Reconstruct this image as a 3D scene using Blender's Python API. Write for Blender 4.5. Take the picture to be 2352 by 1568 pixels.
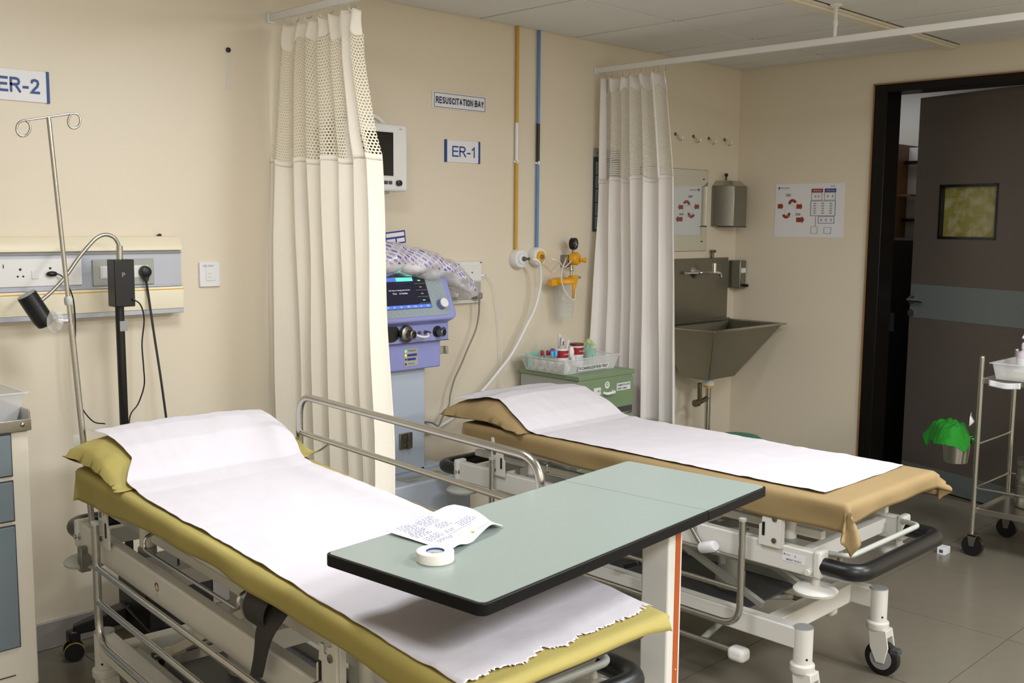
import bpy, bmesh, math, random
from mathutils import Vector, Matrix, noise
random.seed(7)
PI = math.pi
SC = bpy.context.scene
C = SC.collection
for o in list(bpy.data.objects): bpy.data.objects.remove(o)

# ------------------------------------------------------------------ camera
def set_camera():
    yaw, pitch, roll = 0.778628, -0.1151025, 0.008673
    f = Vector((math.sin(yaw)*math.cos(pitch), math.cos(yaw)*math.cos(pitch), math.sin(pitch)))
    r = Vector((math.cos(yaw), -math.sin(yaw), 0)); u = r.cross(f)
    r2 = r*math.cos(roll)+u*math.sin(roll); u2 = -r*math.sin(roll)+u*math.cos(roll)
    m = Matrix((( r2.x, u2.x, -f.x, -5.318), (r2.y, u2.y, -f.y, -3.494), (r2.z, u2.z, -f.z, 1.45), (0,0,0,1)))
    cd = bpy.data.cameras.new('camera'); cd.sensor_width = 36; cd.lens = 2376.1/2352*36; cd.clip_start = 0.02
    co = bpy.data.objects.new('camera', cd); C.objects.link(co); co.matrix_world = m
    SC.camera = co
set_camera()

# ------------------------------------------------------------------ world, lamps, exposure
w = bpy.data.worlds.new('world'); SC.world = w; w.use_nodes = True
w.node_tree.nodes['Background'].inputs[0].default_value = (0.90, 0.95, 1.0, 1)
w.node_tree.nodes['Background'].inputs[1].default_value = 0.3
SC.view_settings.view_transform = 'Standard'
SC.view_settings.look = 'None'
SC.view_settings.exposure = 0.12
SC.view_settings.gamma = 1.0
SC.view_settings.use_curve_mapping = False
H_CEIL = 2.35
def area(name, loc, sx, sy, power, col=(.935, .96, 1), rot=(0, 0, 0), spread=180):
    l = bpy.data.lights.new(name, 'AREA'); l.shape = 'RECTANGLE'; l.size = sx; l.size_y = sy
    l.energy = power; l.color = col; l.spread = math.radians(spread)
    o = bpy.data.objects.new(name, l); C.objects.link(o); o.location = loc; o.rotation_euler = rot
    return o
LAMPS = [(-3.93, -1.5, 19, 'ceiling lamp over the first bed'), (-4.6, -4.3, 72, 'ceiling lamp behind the camera'),
         (-2.42, -2.8, 36, 'fill lamp added above the foot of the second bed'), (-2.0, -4.6, 70, 'fill lamp added in the far front corner')]  # both lamps added out of view to brighten the back and right walls
for lx, ly, lp, ln in LAMPS:
    area('lamp_and_fill_light', (lx, ly, 2.325), .56, .56, lp)
area('lamp_and_fill_light', (.75, -.45, 2.35), .4, .4, 1.6)  # added fill light without a fixture, brightens the room behind the door

# ------------------------------------------------------------------ materials
MATS = {}
def nt(name):
    m = bpy.data.materials.new(name); m.use_nodes = True
    t = m.node_tree; return m, t, t.nodes, t.links, t.nodes['Principled BSDF']
def mat(name, col, rough=.5, metal=0.0, var=0.06, scale=8.0, bump=0.0, bscale=60.0, spec=None, coat=0.0, alpha=None, trans=0.0, emit=None, stretch=None, ior=None):
    if name in MATS: return MATS[name]
    m, t, N, L, P = nt(name)
    tc = N.new('ShaderNodeTexCoord')
    src = tc.outputs['Object']
    if stretch:
        mp = N.new('ShaderNodeMapping'); mp.inputs['Scale'].default_value = stretch
        L.new(src, mp.inputs['Vector']); src = mp.outputs['Vector']
    nz = N.new('ShaderNodeTexNoise'); nz.inputs['Scale'].default_value = scale; nz.inputs['Detail'].default_value = 5
    L.new(src, nz.inputs['Vector'])
    mx = N.new('ShaderNodeMix'); mx.data_type = 'RGBA'
    c = Vector(col[:3])
    mx.inputs[6].default_value = (*[max(0, x*(1-var)) for x in c], 1)
    mx.inputs[7].default_value = (*[min(1, x*(1+var)) for x in c], 1)
    L.new(nz.outputs['Fac'], mx.inputs[0]); L.new(mx.outputs[2], P.inputs['Base Color'])
    P.inputs['Roughness'].default_value = rough; P.inputs['Metallic'].default_value = metal
    if spec is not None: P.inputs['Specular IOR Level'].default_value = spec
    if coat: P.inputs['Coat Weight'].default_value = coat; P.inputs['Coat Roughness'].default_value = .15
    if alpha is not None: P.inputs['Alpha'].default_value = alpha
    if trans: P.inputs['Transmission Weight'].default_value = trans
    if ior: P.inputs['IOR'].default_value = ior
    if emit: P.inputs['Emission Color'].default_value = (*emit[:3], 1); P.inputs['Emission Strength'].default_value = emit[3]
    if bump:
        n2 = N.new('ShaderNodeTexNoise'); n2.inputs['Scale'].default_value = bscale; n2.inputs['Detail'].default_value = 3
        L.new(src, n2.inputs['Vector'])
        b = N.new('ShaderNodeBump'); b.inputs['Strength'].default_value = bump; b.inputs['Distance'].default_value = .01
        L.new(n2.outputs['Fac'], b.inputs['Height']); L.new(b.outputs['Normal'], P.inputs['Normal'])
    MATS[name] = m
    return m
def s(r, g, b):   # sRGB 0-255 to linear
    f = lambda v: (v/255/12.92) if v/255 <= .04045 else ((v/255+.055)/1.055)**2.4
    return (f(r), f(g), f(b))
M = dict(
 wall=mat('wall_paint', s(228, 217, 196), .36, var=.025, scale=1.5, bump=.03, bscale=140),
 ceil=mat('ceiling_tile_white', s(232, 232, 228), .85, var=.03, bump=.25, bscale=250),
 ceilgrid=mat('ceiling_grid_white', s(196, 192, 180), .6),
 tile=mat('floor_tile_beige', s(116, 110, 97), .25, var=.07, scale=14),
 grout=mat('floor_grout', s(112, 102, 86), .8),
 base=mat('skirting_grey', s(150, 145, 138), .35, var=.08),
 steel=mat('stainless_steel', s(190, 188, 182), .26, 1.0, var=.06, scale=30, bump=.03, bscale=200),
 steeld=mat('brushed_steel_dull', s(146, 144, 134), .38, 1.0, var=.10, scale=5, bump=.05, bscale=120),
 chrome=mat('chrome', s(225, 225, 225), .08, 1.0, var=.02),
 white=mat('white_powder_coat', s(219, 217, 210), .35, var=.03),
 whitep=mat('white_plastic', s(232, 231, 228), .35, var=.02),
 greyp=mat('grey_plastic', s(150, 152, 150), .4),
 dgrey=mat('dark_grey_plastic', s(70, 72, 76), .45),
 black=mat('black_rubber', s(16, 16, 17), .38, var=.2),
 blackm=mat('black_metal', s(13, 13, 14), .35, var=.2),
 paper=mat('bed_paper', s(217, 212, 217), .75, var=.012, scale=5, bump=.12, bscale=40),
 sheetp=mat('printed_sheet_paper', s(240, 240, 250), .6, var=.01),
 olive=mat('olive_yellow_cloth', s(176, 162, 92), .8, var=.12, scale=9, bump=.07, bscale=420),
 tan=mat('tan_cloth', s(154, 131, 90), .8, var=.07, scale=9, bump=.07, bscale=420),
 cream=mat('cream_curtain_cloth', s(246, 239, 224), .8, var=.04, scale=5, bump=.1, bscale=120),
 offw=mat('off_white_curtain_cloth', s(236, 231, 226), .8, var=.03, scale=5, bump=.1, bscale=120),
 blue=mat('sign_blue', s(30, 70, 140), .45),
 navy=mat('print_navy', s(38, 52, 96), .5),
 signw=mat('sign_white', s(232, 232, 236), .35, var=.01),
 lam=mat('table_laminate_green_grey', s(148, 159, 152), .28, var=.035, scale=6),
 edge=mat('table_edge_black', s(9, 9, 13), .45, var=.2, spec=.25),
 orange=mat('orange_stripe', s(178, 84, 28), .5),
 lilac=mat('lilac_casing', s(150, 156, 214), .38, var=.03),
 paleb=mat('pale_blue_casing', s(196, 206, 220), .4, var=.02),
 pgrey=mat('control_panel_grey', s(158, 170, 176), .4, var=.03),
 screen=mat('screen_dark', s(10, 11, 16), .12, var=.3),
 yel=mat('pipe_yellow', s(205, 160, 45), .45, var=.1),
 pblue=mat('pipe_blue', s(95, 140, 195), .45, var=.1),
 sucy=mat('suction_yellow_plastic', s(232, 166, 20), .35),
 green=mat('cabinet_green', s(126, 150, 112), .4, var=.05),
 greyc=mat('cabinet_side_grey', s(176, 178, 170), .45, var=.04),
 drawb=mat('drawer_blue_grey', s(122, 134, 140), .45, var=.04),
 creamm=mat('cream_metal', s(232, 224, 206), .4, var=.03),
 dkwood=mat('door_frame_dark_wood', s(12, 8, 6), .4, spec=.3, var=.4, scale=6, stretch=(8, 8, .6)),
 ltrim=mat('door_trim_tan_edge', s(148, 112, 72), .5, var=.15),
 doorb=mat('door_brown_laminate', s(92, 84, 78), .45, var=.06),
 band=mat('door_band_grey', s(106, 112, 112), .4, var=.04),
 gcloth=mat('green_cloth', s(20, 128, 24), .8, var=.2, bump=.3, bscale=60),
 binm=mat('bin_green_plastic', s(20, 140, 105), .35),
 red=mat('print_red', s(150, 56, 28), .5), redc=mat('label_dark_red', s(160, 26, 34), .4),
 purple=mat('cap_purple', s(92, 64, 170), .4), cyan=mat('cap_light_blue', s(84, 176, 222), .4),
 gprint=mat('print_grey', s(160, 164, 164), .6), dprint=mat('print_dark_grey', s(72, 76, 84), .6),
 pprint=mat('print_indigo', s(52, 58, 140), .5),
 cotton=mat('cotton_white', s(238, 236, 234), .95, var=.03, bump=.5, bscale=60),
 panelc=mat('panel_cream', s(232, 223, 196), .35, var=.02), alu=mat('panel_aluminium', s(186, 190, 200), .4, .35, var=.03),
 brass=mat('brass_grey', s(120, 112, 92), .35, .9),
 woodb=mat('cabinet_brown_wood', s(150, 104, 58), .5, var=.15),
 slate=mat('notice_frame_slate', s(40, 58, 64), .5), noticep=mat('notice_paper_grey', s(150, 150, 146), .6),
 pinkl=mat('label_magenta', s(196, 60, 120), .5),
 glue=mat('glue_residue', s(222, 214, 204), .3, var=.03),
 ylw=mat('mark_yellow', s(236, 178, 20), .6), tapew=mat('tape_white', s(240, 236, 228), .7, var=.02),
 gled=mat('lamp_green_lit', s(60, 220, 60), .4, emit=(.1, 1, .1, 2.5)), oled=mat('lamp_orange_lit', s(255, 130, 10), .4, emit=(1, .35, .02, 2.5)),
 scrteal=mat('screen_teal_lit', s(110, 225, 205), .3, emit=(.13, .72, .60, .7)), scrblue=mat('screen_blue_lit', s(80, 110, 200), .3, emit=(.08, .16, .55, .7)),
 scrtext=mat('screen_text_lit', s(220, 220, 220), .3, emit=(.7, .7, .75, .7)), scrdark=mat('screen_glow_dark', s(22, 22, 34), .15, emit=(.012, .012, .028, .8), var=.3),
)
def clear(name, col, alpha, rough=.15):
    if name in MATS: return MATS[name]
    m, t, N, L, P = nt(name)
    P.inputs['Base Color'].default_value = (*col, 1); P.inputs['Roughness'].default_value = rough
    P.inputs['Alpha'].default_value = alpha; P.inputs['Specular IOR Level'].default_value = .8
    MATS[name] = m; return m
M['clear'] = clear('clear_plastic', s(216, 222, 220), .16, .05)
M['frost'] = clear('frosted_plastic', s(246, 247, 248), .36, .35)
M['frostg'] = clear('frosted_green_pack', s(178, 222, 206), .7, .3)
M['tubec'] = clear('clear_tube', s(236, 228, 222), .6, .2)
def mirror_mat():
    m, t, N, L, P = nt('mirror_glass'); P.inputs['Base Color'].default_value = (.86, .89, .86, 1)
    P.inputs['Metallic'].default_value = 1; P.inputs['Roughness'].default_value = .015
    return m
M['mirror'] = mirror_mat()
def net_mat(name, col):
    m, t, N, L, P = nt(name)
    P.inputs['Base Color'].default_value = (*col, 1); P.inputs['Roughness'].default_value = .8
    uv = N.new('ShaderNodeUVMap'); sp = N.new('ShaderNodeSeparateXYZ'); L.new(uv.outputs[0], sp.inputs[0])
    def mth(op, a, b=None, v=None):
        n = N.new('ShaderNodeMath'); n.operation = op
        for i, x in enumerate((a, b)):
            if x is None: continue
            if isinstance(x, (int, float)): n.inputs[i].default_value = x
            else: L.new(x, n.inputs[i])
        return n.outputs[0]
    # staggered oval holes: cell 8 mm x 10 mm
    v = mth('MULTIPLY', sp.outputs['Y'], 1/0.0112); row = mth('FLOOR', v); odd = mth('MODULO', row, 2.0)
    u = mth('ADD', mth('MULTIPLY', sp.outputs['X'], 1/0.0100), mth('MULTIPLY', odd, .5))
    fu = mth('SUBTRACT', mth('FRACT', u), .5); fv = mth('SUBTRACT', mth('FRACT', v), .5)
    d = mth('ADD', mth('MULTIPLY', fu, fu), mth('MULTIPLY', fv, fv))
    a = mth('GREATER_THAN', d, .105)
    L.new(a, P.inputs['Alpha']); return m
M['netc'] = net_mat('curtain_net_cream', s(236, 228, 206)); M['netw'] = net_mat('curtain_net_white', s(226, 222, 212))
def bag_mat():
    m, t, N, L, P = nt('clear_printed_bag')
    uv = N.new('ShaderNodeUVMap'); sp = N.new('ShaderNodeSeparateXYZ'); L.new(uv.outputs[0], sp.inputs[0])
    br = N.new('ShaderNodeTexBrick'); br.inputs['Scale'].default_value = 1; br.inputs['Brick Width'].default_value = .026; br.inputs['Row Height'].default_value = .013
    br.inputs['Mortar Size'].default_value = .0036; br.inputs['Color1'].default_value = (*s(104, 74, 196), 1); br.inputs['Color2'].default_value = (*s(226, 220, 236), 1)
    br.inputs['Mortar'].default_value = (*s(244, 240, 250), 1); br.inputs['Bias'].default_value = -.1
    mp = N.new('ShaderNodeMapping'); mp.inputs['Rotation'].default_value = (0, 0, .35); L.new(uv.outputs[0], mp.inputs[0]); L.new(mp.outputs[0], br.inputs['Vector'])
    ms = N.new('ShaderNodeMath'); ms.operation = 'GREATER_THAN'; L.new(sp.outputs['Y'], ms.inputs[0]); ms.inputs[1].default_value = .118
    mx = N.new('ShaderNodeMix'); mx.data_type = 'RGBA'; mx.inputs[6].default_value = (*s(250, 248, 252), 1)
    L.new(ms.outputs[0], mx.inputs[0]); L.new(br.outputs['Color'], mx.inputs[7]); L.new(mx.outputs[2], P.inputs['Base Color'])
    P.inputs['Roughness'].default_value = .1; P.inputs['Alpha'].default_value = .78; P.inputs['Coat Weight'].default_value = 1; P.inputs['Coat Roughness'].default_value = .05
    n2 = N.new('ShaderNodeTexNoise'); n2.inputs['Scale'].default_value = 22; tc = N.new('ShaderNodeTexCoord'); L.new(tc.outputs['Object'], n2.inputs['Vector'])
    b = N.new('ShaderNodeBump'); b.inputs['Strength'].default_value = .35; b.inputs['Distance'].default_value = .012
    L.new(n2.outputs['Fac'], b.inputs['Height']); L.new(b.outputs[0], P.inputs['Normal']); L.new(b.outputs[0], P.inputs['Coat Normal'])
    return m
M['bag'] = bag_mat()
def news_mat():
    m, t, N, L, P = nt('pasted_newsprint')
    tc = N.new('ShaderNodeTexCoord')
    nz = N.new('ShaderNodeTexNoise'); nz.inputs['Scale'].default_value = 16; nz.inputs['Detail'].default_value = 2
    br = N.new('ShaderNodeTexBrick'); br.inputs['Scale'].default_value = 1; br.inputs['Brick Width'].default_value = .045; br.inputs['Row Height'].default_value = .006
    br.inputs['Mortar Size'].default_value = .0018; br.inputs['Color1'].default_value = (*s(104, 104, 44), 1); br.inputs['Color2'].default_value = (*s(128, 126, 52), 1); br.inputs['Mortar'].default_value = (*s(150, 146, 76), 1)
    mp = N.new('ShaderNodeMapping'); mp.inputs['Rotation'].default_value = (PI/2, 0, 0); L.new(tc.outputs['Object'], mp.inputs[0]); L.new(mp.outputs[0], br.inputs['Vector'])
    L.new(tc.outputs['Object'], nz.inputs['Vector'])
    mx = N.new('ShaderNodeMix'); mx.data_type = 'RGBA'; mx.inputs[7].default_value = (*s(168, 160, 122), 1)
    cr = N.new('ShaderNodeValToRGB'); cr.color_ramp.elements[0].position = .45; cr.color_ramp.elements[1].position = .62
    L.new(nz.outputs['Fac'], cr.inputs[0]); L.new(cr.outputs[0], mx.inputs[0]); L.new(br.outputs['Color'], mx.inputs[6])
    L.new(mx.outputs[2], P.inputs['Base Color']); P.inputs['Roughness'].default_value = .25
    L.new(mx.outputs[2], P.inputs['Base Color'])
    return m
M['news'] = news_mat()

# ------------------------------------------------------------------ mesh helpers
class G:
    def __init__(self): self.v = []; self.f = []; self.uv = None
    def add(self, vs, fs):
        k = len(self.v); self.v += [Vector(p) for p in vs]; self.f += [tuple(i+k for i in f) for f in fs]; return self
    def box(self, x0, x1, y0, y1, z0, z1, R=None, o=None):
        x0, x1 = sorted((x0, x1)); y0, y1 = sorted((y0, y1)); z0, z1 = sorted((z0, z1))
        vs = [Vector(p) for p in ((x0,y0,z0),(x1,y0,z0),(x1,y1,z0),(x0,y1,z0),(x0,y0,z1),(x1,y0,z1),(x1,y1,z1),(x0,y1,z1))]
        if R is not None:
            o = Vector(o) if o is not None else Vector(((x0+x1)/2, (y0+y1)/2, (z0+z1)/2)); vs = [R @ (p-o) + o for p in vs]
        return self.add(vs, [(0,3,2,1),(4,5,6,7),(0,1,5,4),(1,2,6,5),(2,3,7,6),(3,0,4,7)])
    def tube(self, pts, r, n=10, closed=False, caps=True):
        pts = [Vector(p) for p in pts]; m = len(pts); rs = r if isinstance(r, (list, tuple)) else [r]*m
        T = []
        for i in range(m):
            a = pts[(i-1) % m] if (closed or i > 0) else pts[i]; b = pts[(i+1) % m] if (closed or i < m-1) else pts[i]
            T.append((b-a).normalized())
        nrm = T[0].orthogonal().normalized(); vs = []
        for i in range(m):
            nrm = (nrm - T[i]*nrm.dot(T[i]));
            if nrm.length < 1e-6: nrm = T[i].orthogonal()
            nrm.normalize(); bn = T[i].cross(nrm)
            for k in range(n):
                a = 2*PI*k/n; vs.append(pts[i] + (nrm*math.cos(a)+bn*math.sin(a))*rs[i])
        fs = []
        for i in range(m if closed else m-1):
            j = (i+1) % m
            for k in range(n): fs.append((i*n+k, i*n+(k+1) % n, j*n+(k+1) % n, j*n+k))
        if caps and not closed: fs += [tuple(range(n-1, -1, -1)), tuple((m-1)*n+k for k in range(n))]
        return self.add(vs, fs)
    def cyl(self, a, b, r, n=20): return self.tube([a, b], r, n)
    def lathe(self, o, prof, n=24, ax=(0,0,1)):
        ax = Vector(ax).normalized(); e1 = ax.orthogonal().normalized(); e2 = ax.cross(e1); o = Vector(o); vs = []
        for (r, h) in prof:
            for k in range(n):
                a = 2*PI*k/n; vs.append(o + ax*h + (e1*math.cos(a)+e2*math.sin(a))*max(r, 1e-5))
        fs = []
        for i in range(len(prof)-1):
            for k in range(n): fs.append((i*n+k, i*n+(k+1) % n, (i+1)*n+(k+1) % n, (i+1)*n+k))
        fs += [tuple(range(n-1, -1, -1)), tuple((len(prof)-1)*n+k for k in range(n))]
        return self.add(vs, fs)
    def prism(self, poly, o, ex, ey, h):       # polygon in (ex,ey) plane extruded by h along ex x ey
        o = Vector(o); ex = Vector(ex); ey = Vector(ey); nz = ex.cross(ey).normalized()*h; n = len(poly)
        vs = [o+ex*a+ey*b for a, b in poly] + [o+ex*a+ey*b+nz for a, b in poly]
        fs = [tuple(range(n-1, -1, -1)), tuple(range(n, 2*n))] + [(i, (i+1) % n, n+(i+1) % n, n+i) for i in range(n)]
        return self.add(vs, fs)
    def grid(self, nu, nv, fn, uv=None):
        k = len(self.v)
        for j in range(nv+1):
            for i in range(nu+1): self.v.append(Vector(fn(i/nu, j/nv)))
        for j in range(nv):
            for i in range(nu):
                a = k+j*(nu+1)+i; self.f.append((a, a+1, a+nu+2, a+nu+1))
        if uv:
            if self.uv is None: self.uv = {}
            for j in range(nv+1):
                for i in range(nu+1): self.uv[k+j*(nu+1)+i] = uv(i/nu, j/nv)
        return self
    def sphere(self, o, r, n=14, sc=(1,1,1)):
        pr = [(math.sin(PI*i/n)*r, -math.cos(PI*i/n)*r) for i in range(n+1)]
        k = len(self.v); self.lathe((0,0,0), pr, n*2)
        for i in range(k, len(self.v)): p = self.v[i]; self.v[i] = Vector((p.x*sc[0]+o[0], p.y*sc[1]+o[1], p.z*sc[2]+o[2]))
        return self
    def xf(self, mtx):
        self.v = [mtx @ p for p in self.v]; return self
    def build(self, name, m, parent=None, bevel=0, seg=2, ang=40, solid=0, sub=0, loc=None, label=None, kind=None):
        me = bpy.data.meshes.new(name); me.from_pydata(self.v, [], self.f); me.update()
        if self.uv:
            ul = me.uv_layers.new(name='UVMap')
            for lp in me.loops: ul.data[lp.index].uv = self.uv.get(lp.vertex_index, (0, 0))
        me.shade_smooth(); me.set_sharp_from_angle(angle=math.radians(ang))
        me.materials.append(M[m] if isinstance(m, str) else m)
        o = bpy.data.objects.new(name, me); C.objects.link(o)
        if parent is not None: o.parent = parent
        if loc is not None: o.location = loc
        if solid:
            md = o.modifiers.new('thickness', 'SOLIDIFY'); md.thickness = solid; md.offset = 0
        if bevel:
            md = o.modifiers.new('bevel', 'BEVEL'); md.width = bevel; md.segments = seg; md.limit_method = 'ANGLE'; md.angle_limit = math.radians(35); md.harden_normals = False
        if sub:
            md = o.modifiers.new('sub', 'SUBSURF'); md.levels = sub; md.render_levels = sub
        if label: o['label'] = label
        if kind: o['kind'] = kind
        return o
def thing(name, label, cat, loc=(0,0,0), rotz=0, group=None):
    o = bpy.data.objects.new(name, None); C.objects.link(o); o.empty_display_size = .1
    o.location = loc; o.rotation_euler = (0, 0, rotz); o['label'] = label; o['category'] = cat
    if group: o['group'] = group
    return o
def tag(o, label, cat, group=None):
    o['label'] = label; o['category'] = cat
    if group: o['group'] = group
    return o
def struct(o): o['kind'] = 'structure'; return o
def fillet(pts, r, n=6, closed=False):
    pts = [Vector(p) for p in pts]; out = []; m = len(pts)
    for i, p in enumerate(pts):
        if not closed and i in (0, m-1): out.append(p); continue
        a = pts[(i-1) % m]; b = pts[(i+1) % m]; d1 = (a-p); d2 = (b-p)
        rr = min(r, d1.length*.49, d2.length*.49); p1 = p+d1.normalized()*rr; p2 = p+d2.normalized()*rr
        for k in range(n+1):
            t = k/n; out.append(p1*(1-t)**2 + p*2*t*(1-t) + p2*t*t)
    return out
def spline(pts, n=8):
    pts = [Vector(p) for p in pts]; out = []
    P = [pts[0]*2-pts[1]] + pts + [pts[-1]*2-pts[-2]]
    for i in range(1, len(P)-2):
        for k in range(n):
            t = k/n; a, b, c, d = P[i-1], P[i], P[i+1], P[i+2]
            out.append(.5*((2*b)+(c-a)*t+(2*a-5*b+4*c-d)*t*t+(3*b-a-3*c+d)*t**3))
    out.append(pts[-1]); return out
_fc = {}
def text(name, st, w, h, m, parent, o, ex, ey, bold=0, depth=.0006, font_space=1.0):
    """lettering of width w, height h; o = lower left corner, ex/ey unit vectors"""
    cu = bpy.data.curves.new('t', 'FONT'); cu.body = st; cu.size = 1; cu.offset = bold; cu.space_character = font_space; cu.resolution_u = 3
    ob = bpy.data.objects.new('t', cu); C.objects.link(ob)
    dg = bpy.context.evaluated_depsgraph_get(); me = bpy.data.meshes.new_from_object(ob.evaluated_get(dg))
    bpy.data.objects.remove(ob); bpy.data.curves.remove(cu)
    xs = [v.co.x for v in me.vertices]; ys = [v.co.y for v in me.vertices]
    x0, x1, y0, y1 = min(xs), max(xs), min(ys), max(ys)
    ex = Vector(ex).normalized(); ey = Vector(ey).normalized(); nz = ex.cross(ey); o = Vector(o)
    for v in me.vertices: v.co = o + ex*((v.co.x-x0)/(x1-x0)*w) + ey*((v.co.y-y0)/(y1-y0)*h) + nz*depth
    me.name = name; me.materials.clear(); me.materials.append(M[m])
    b = bpy.data.objects.new(name, me); C.objects.link(b); b.parent = parent
    return b
_GL = dict(
 E=(.62, [[(1,0),(0,0),(0,1),(1,1)], [(0,.52),(.9,.52)]]),
 R=(.68, [[(0,0),(0,1),(.62,1),(.86,.93),(.94,.77),(.86,.6),(.62,.52),(0,.52)], [(.5,.52),(1,0)]]),
 S=(.62, [[(.02,.24),(.16,.06),(.48,0),(.84,.06),(.97,.24),(.86,.42),(.5,.51),(.14,.6),(.04,.78),(.18,.94),(.5,1),(.82,.94),(.95,.78)]]),
 U=(.66, [[(0,1),(0,.3),(.14,.07),(.5,0),(.86,.07),(1,.3),(1,1)]]),
 C=(.68, [[(.97,.68),(.82,.92),(.5,1),(.18,.9),(.02,.62),(.02,.38),(.18,.1),(.5,0),(.82,.08),(.97,.34)]]),
 I=(.0, [[(0,0),(0,1)]]),
 T=(.64, [[(0,1),(1,1)], [(.5,1),(.5,0)]]),
 A=(.70, [[(0,0),(.5,1),(1,0)], [(.2,.33),(.8,.33)]]),
 O=(.74, [[(.5,1),(.18,.9),(.02,.62),(.02,.38),(.18,.1),(.5,0),(.82,.1),(.98,.38),(.98,.62),(.82,.9),(.5,1)]]),
 N=(.66, [[(0,0),(0,1),(1,0),(1,1)]]),
 B=(.66, [[(0,.52),(.6,.52),(.9,.42),(.97,.26),(.9,.1),(.6,0),(0,0),(0,1),(.56,1),(.84,.93),(.9,.77),(.84,.6),(.56,.52)]]),
 Y=(.66, [[(0,1),(.5,.46),(1,1)], [(.5,.46),(.5,0)]]))
_GL['1'] = (.30, [[(0,.72),(.55,.84),(1,1),(1,0)]])
_GL['2'] = (.58, [[(.03,.72),(.14,.93),(.5,1),(.86,.92),(.94,.72),(.8,.5),(.3,.2),(.02,0),(1,0)]])
_GL['-'] = (.30, [[(0,.36),(1,.36)]])
def sans(name, st, w, h, m, parent, o, ex, ey, wt=.14, depth=.0007):
    # plain sans-serif lettering built from mitred strokes; w x h overall, one mesh per word
    gap = wt*1.75; ad = 0; plan = []
    for ch in st:
        if ch == ' ': ad += .42; continue
        gw, ln = _GL[ch]; plan.append((ad, gw*.98, ln)); ad += gw+gap
    tot = ad-gap+wt; k = w/(tot*h)
    ex = Vector(ex).normalized(); ey = Vector(ey).normalized(); g = G(); o = Vector(o); hw = wt/2; si = 0
    for x0, gw, ln in plan:
        for pl_ in ln:
            si += 1
            P_ = [Vector((x0+hw+a*gw, hw+b*(1-wt))) for a, b in pl_]; L_, R_ = [], []
            for i, p in enumerate(P_):
                d1 = (p-P_[i-1]).normalized() if i else None; d2 = (P_[i+1]-p).normalized() if i < len(P_)-1 else None
                if d1 is None or d2 is None:
                    d = d1 or d2; n_ = Vector((-d.y, d.x))*hw; q = p-(d*hw*.98 if d1 is None else d*-hw*.98) if (len(P_) == 2 or abs(d.x) < .2 or abs(d.y) < .2) else p
                    L_.append(q+n_); R_.append(q-n_)
                else:
                    n1 = Vector((-d1.y, d1.x)); n2 = Vector((-d2.y, d2.x)); mm = (n1+n2); mm.normalize(); c = max(mm.dot(n1), .45)
                    L_.append(p+mm*hw/c); R_.append(p-mm*hw/c)
            vs = []
            for q in L_+R_: vs.append(o+ex*(q.x*h*k)+ey*(q.y*h)+ex.cross(ey)*(depth+.00015*si))
            n = len(L_); g.add(vs, [(i, i+1, n+i+1, n+i) for i in range(n-1)])
    return g.build(name, m, parent)
def smooth(t): t = max(0., min(1., t)); return t*t*(3-2*t)
def lerp(a, b, t): return a+(b-a)*t
def pw(x, tab):      # piecewise linear
    if x <= tab[0][0]: return tab[0][1]
    for (a, va), (b, vb) in zip(tab, tab[1:]):
        if x <= b: return va+(vb-va)*(x-a)/(b-a)
    return tab[-1][1]
def nz(x, y, z=0): return noise.noise(Vector((x, y, z)))
X, Y, Z = Vector((1,0,0)), Vector((0,1,0)), Vector((0,0,1))

# ------------------------------------------------------------------ room shell
XL, YF = -6.4, -5.6
fl = struct(G().box(XL, 0, YF, 0, -.12, -.004).build('floor', 'grout'))
tm = None; TS = .6
ix = 0
xs_ = [-1.6+TS*k for k in range(-8, 3)]; ys_ = [-1.63+TS*k for k in range(-7, 3)]
def clampbox(x0, x1, y0, y1, z0, z1, X0, X1, Y0, Y1):
    return (max(x0, X0), min(x1, X1), max(y0, Y0), min(y1, Y1), z0, z1)
for a in [-1.6+TS*k for k in range(-9, 4)]:
    for b in [-1.63+TS*k for k in range(-8, 4)]:
        x0, x1, y0, y1 = max(a, XL), min(a+TS, 0), max(b, YF), min(b+TS, 0)
        if x1-x0 < .02 or y1-y0 < .02: continue
        full = abs(x1-x0-TS) < 1e-5 and abs(y1-y0-TS) < 1e-5
        if full and tm:
            o = bpy.data.objects.new('floor_tile', tm); C.objects.link(o); o.parent = fl; o.location = (a, b, 0)
        else:
            g = G().box(.0015, x1-x0-.0015, .0015, y1-y0-.0015, -.004, 0)
            o = g.build('floor_tile', 'tile', fl, loc=(x0, y0, 0))
            if full: tm = o.data
cl = struct(G().box(XL, 0, YF, 0, H_CEIL+.004, H_CEIL+.1).build('ceiling', 'ceilgrid'))
CXs = [-.19, -.82, -1.46, -2.10]; 
while CXs[-1] > XL: CXs.append(CXs[-1]-.635)
CYs = [0, -.61, -1.19, -1.28]
while CYs[-1] > YF: CYs.append(CYs[-1]-.61)
gx = [0.]+CXs
for i in range(len(gx)-1):
    for j in range(len(CYs)-1):
        if j == 2: continue
        x1, x0 = gx[i]-.009, max(gx[i+1], XL)+.009; y1, y0 = CYs[j]-.007, max(CYs[j+1], YF)+.009
        skip = False
        for lx, ly, lp, ln in LAMPS:
            if x0 < lx < x1 and y0 < ly < y1: skip = True
        if x1-x0 < .03 or y1-y0 < .03: continue
        if not skip: G().box(x0, x1, y0, y1, H_CEIL-.003, H_CEIL+.004).build('ceiling_panel', 'ceil', cl, bevel=.0015, seg=1)
        else:
            cx, cy = (x0+x1)/2, (y0+y1)/2
g = G()
for x in CXs: g.box(x-.006, x+.006, YF, 0, H_CEIL-.0005, H_CEIL+.003)
g.build('ceiling_grid', 'ceilgrid', cl)
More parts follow.
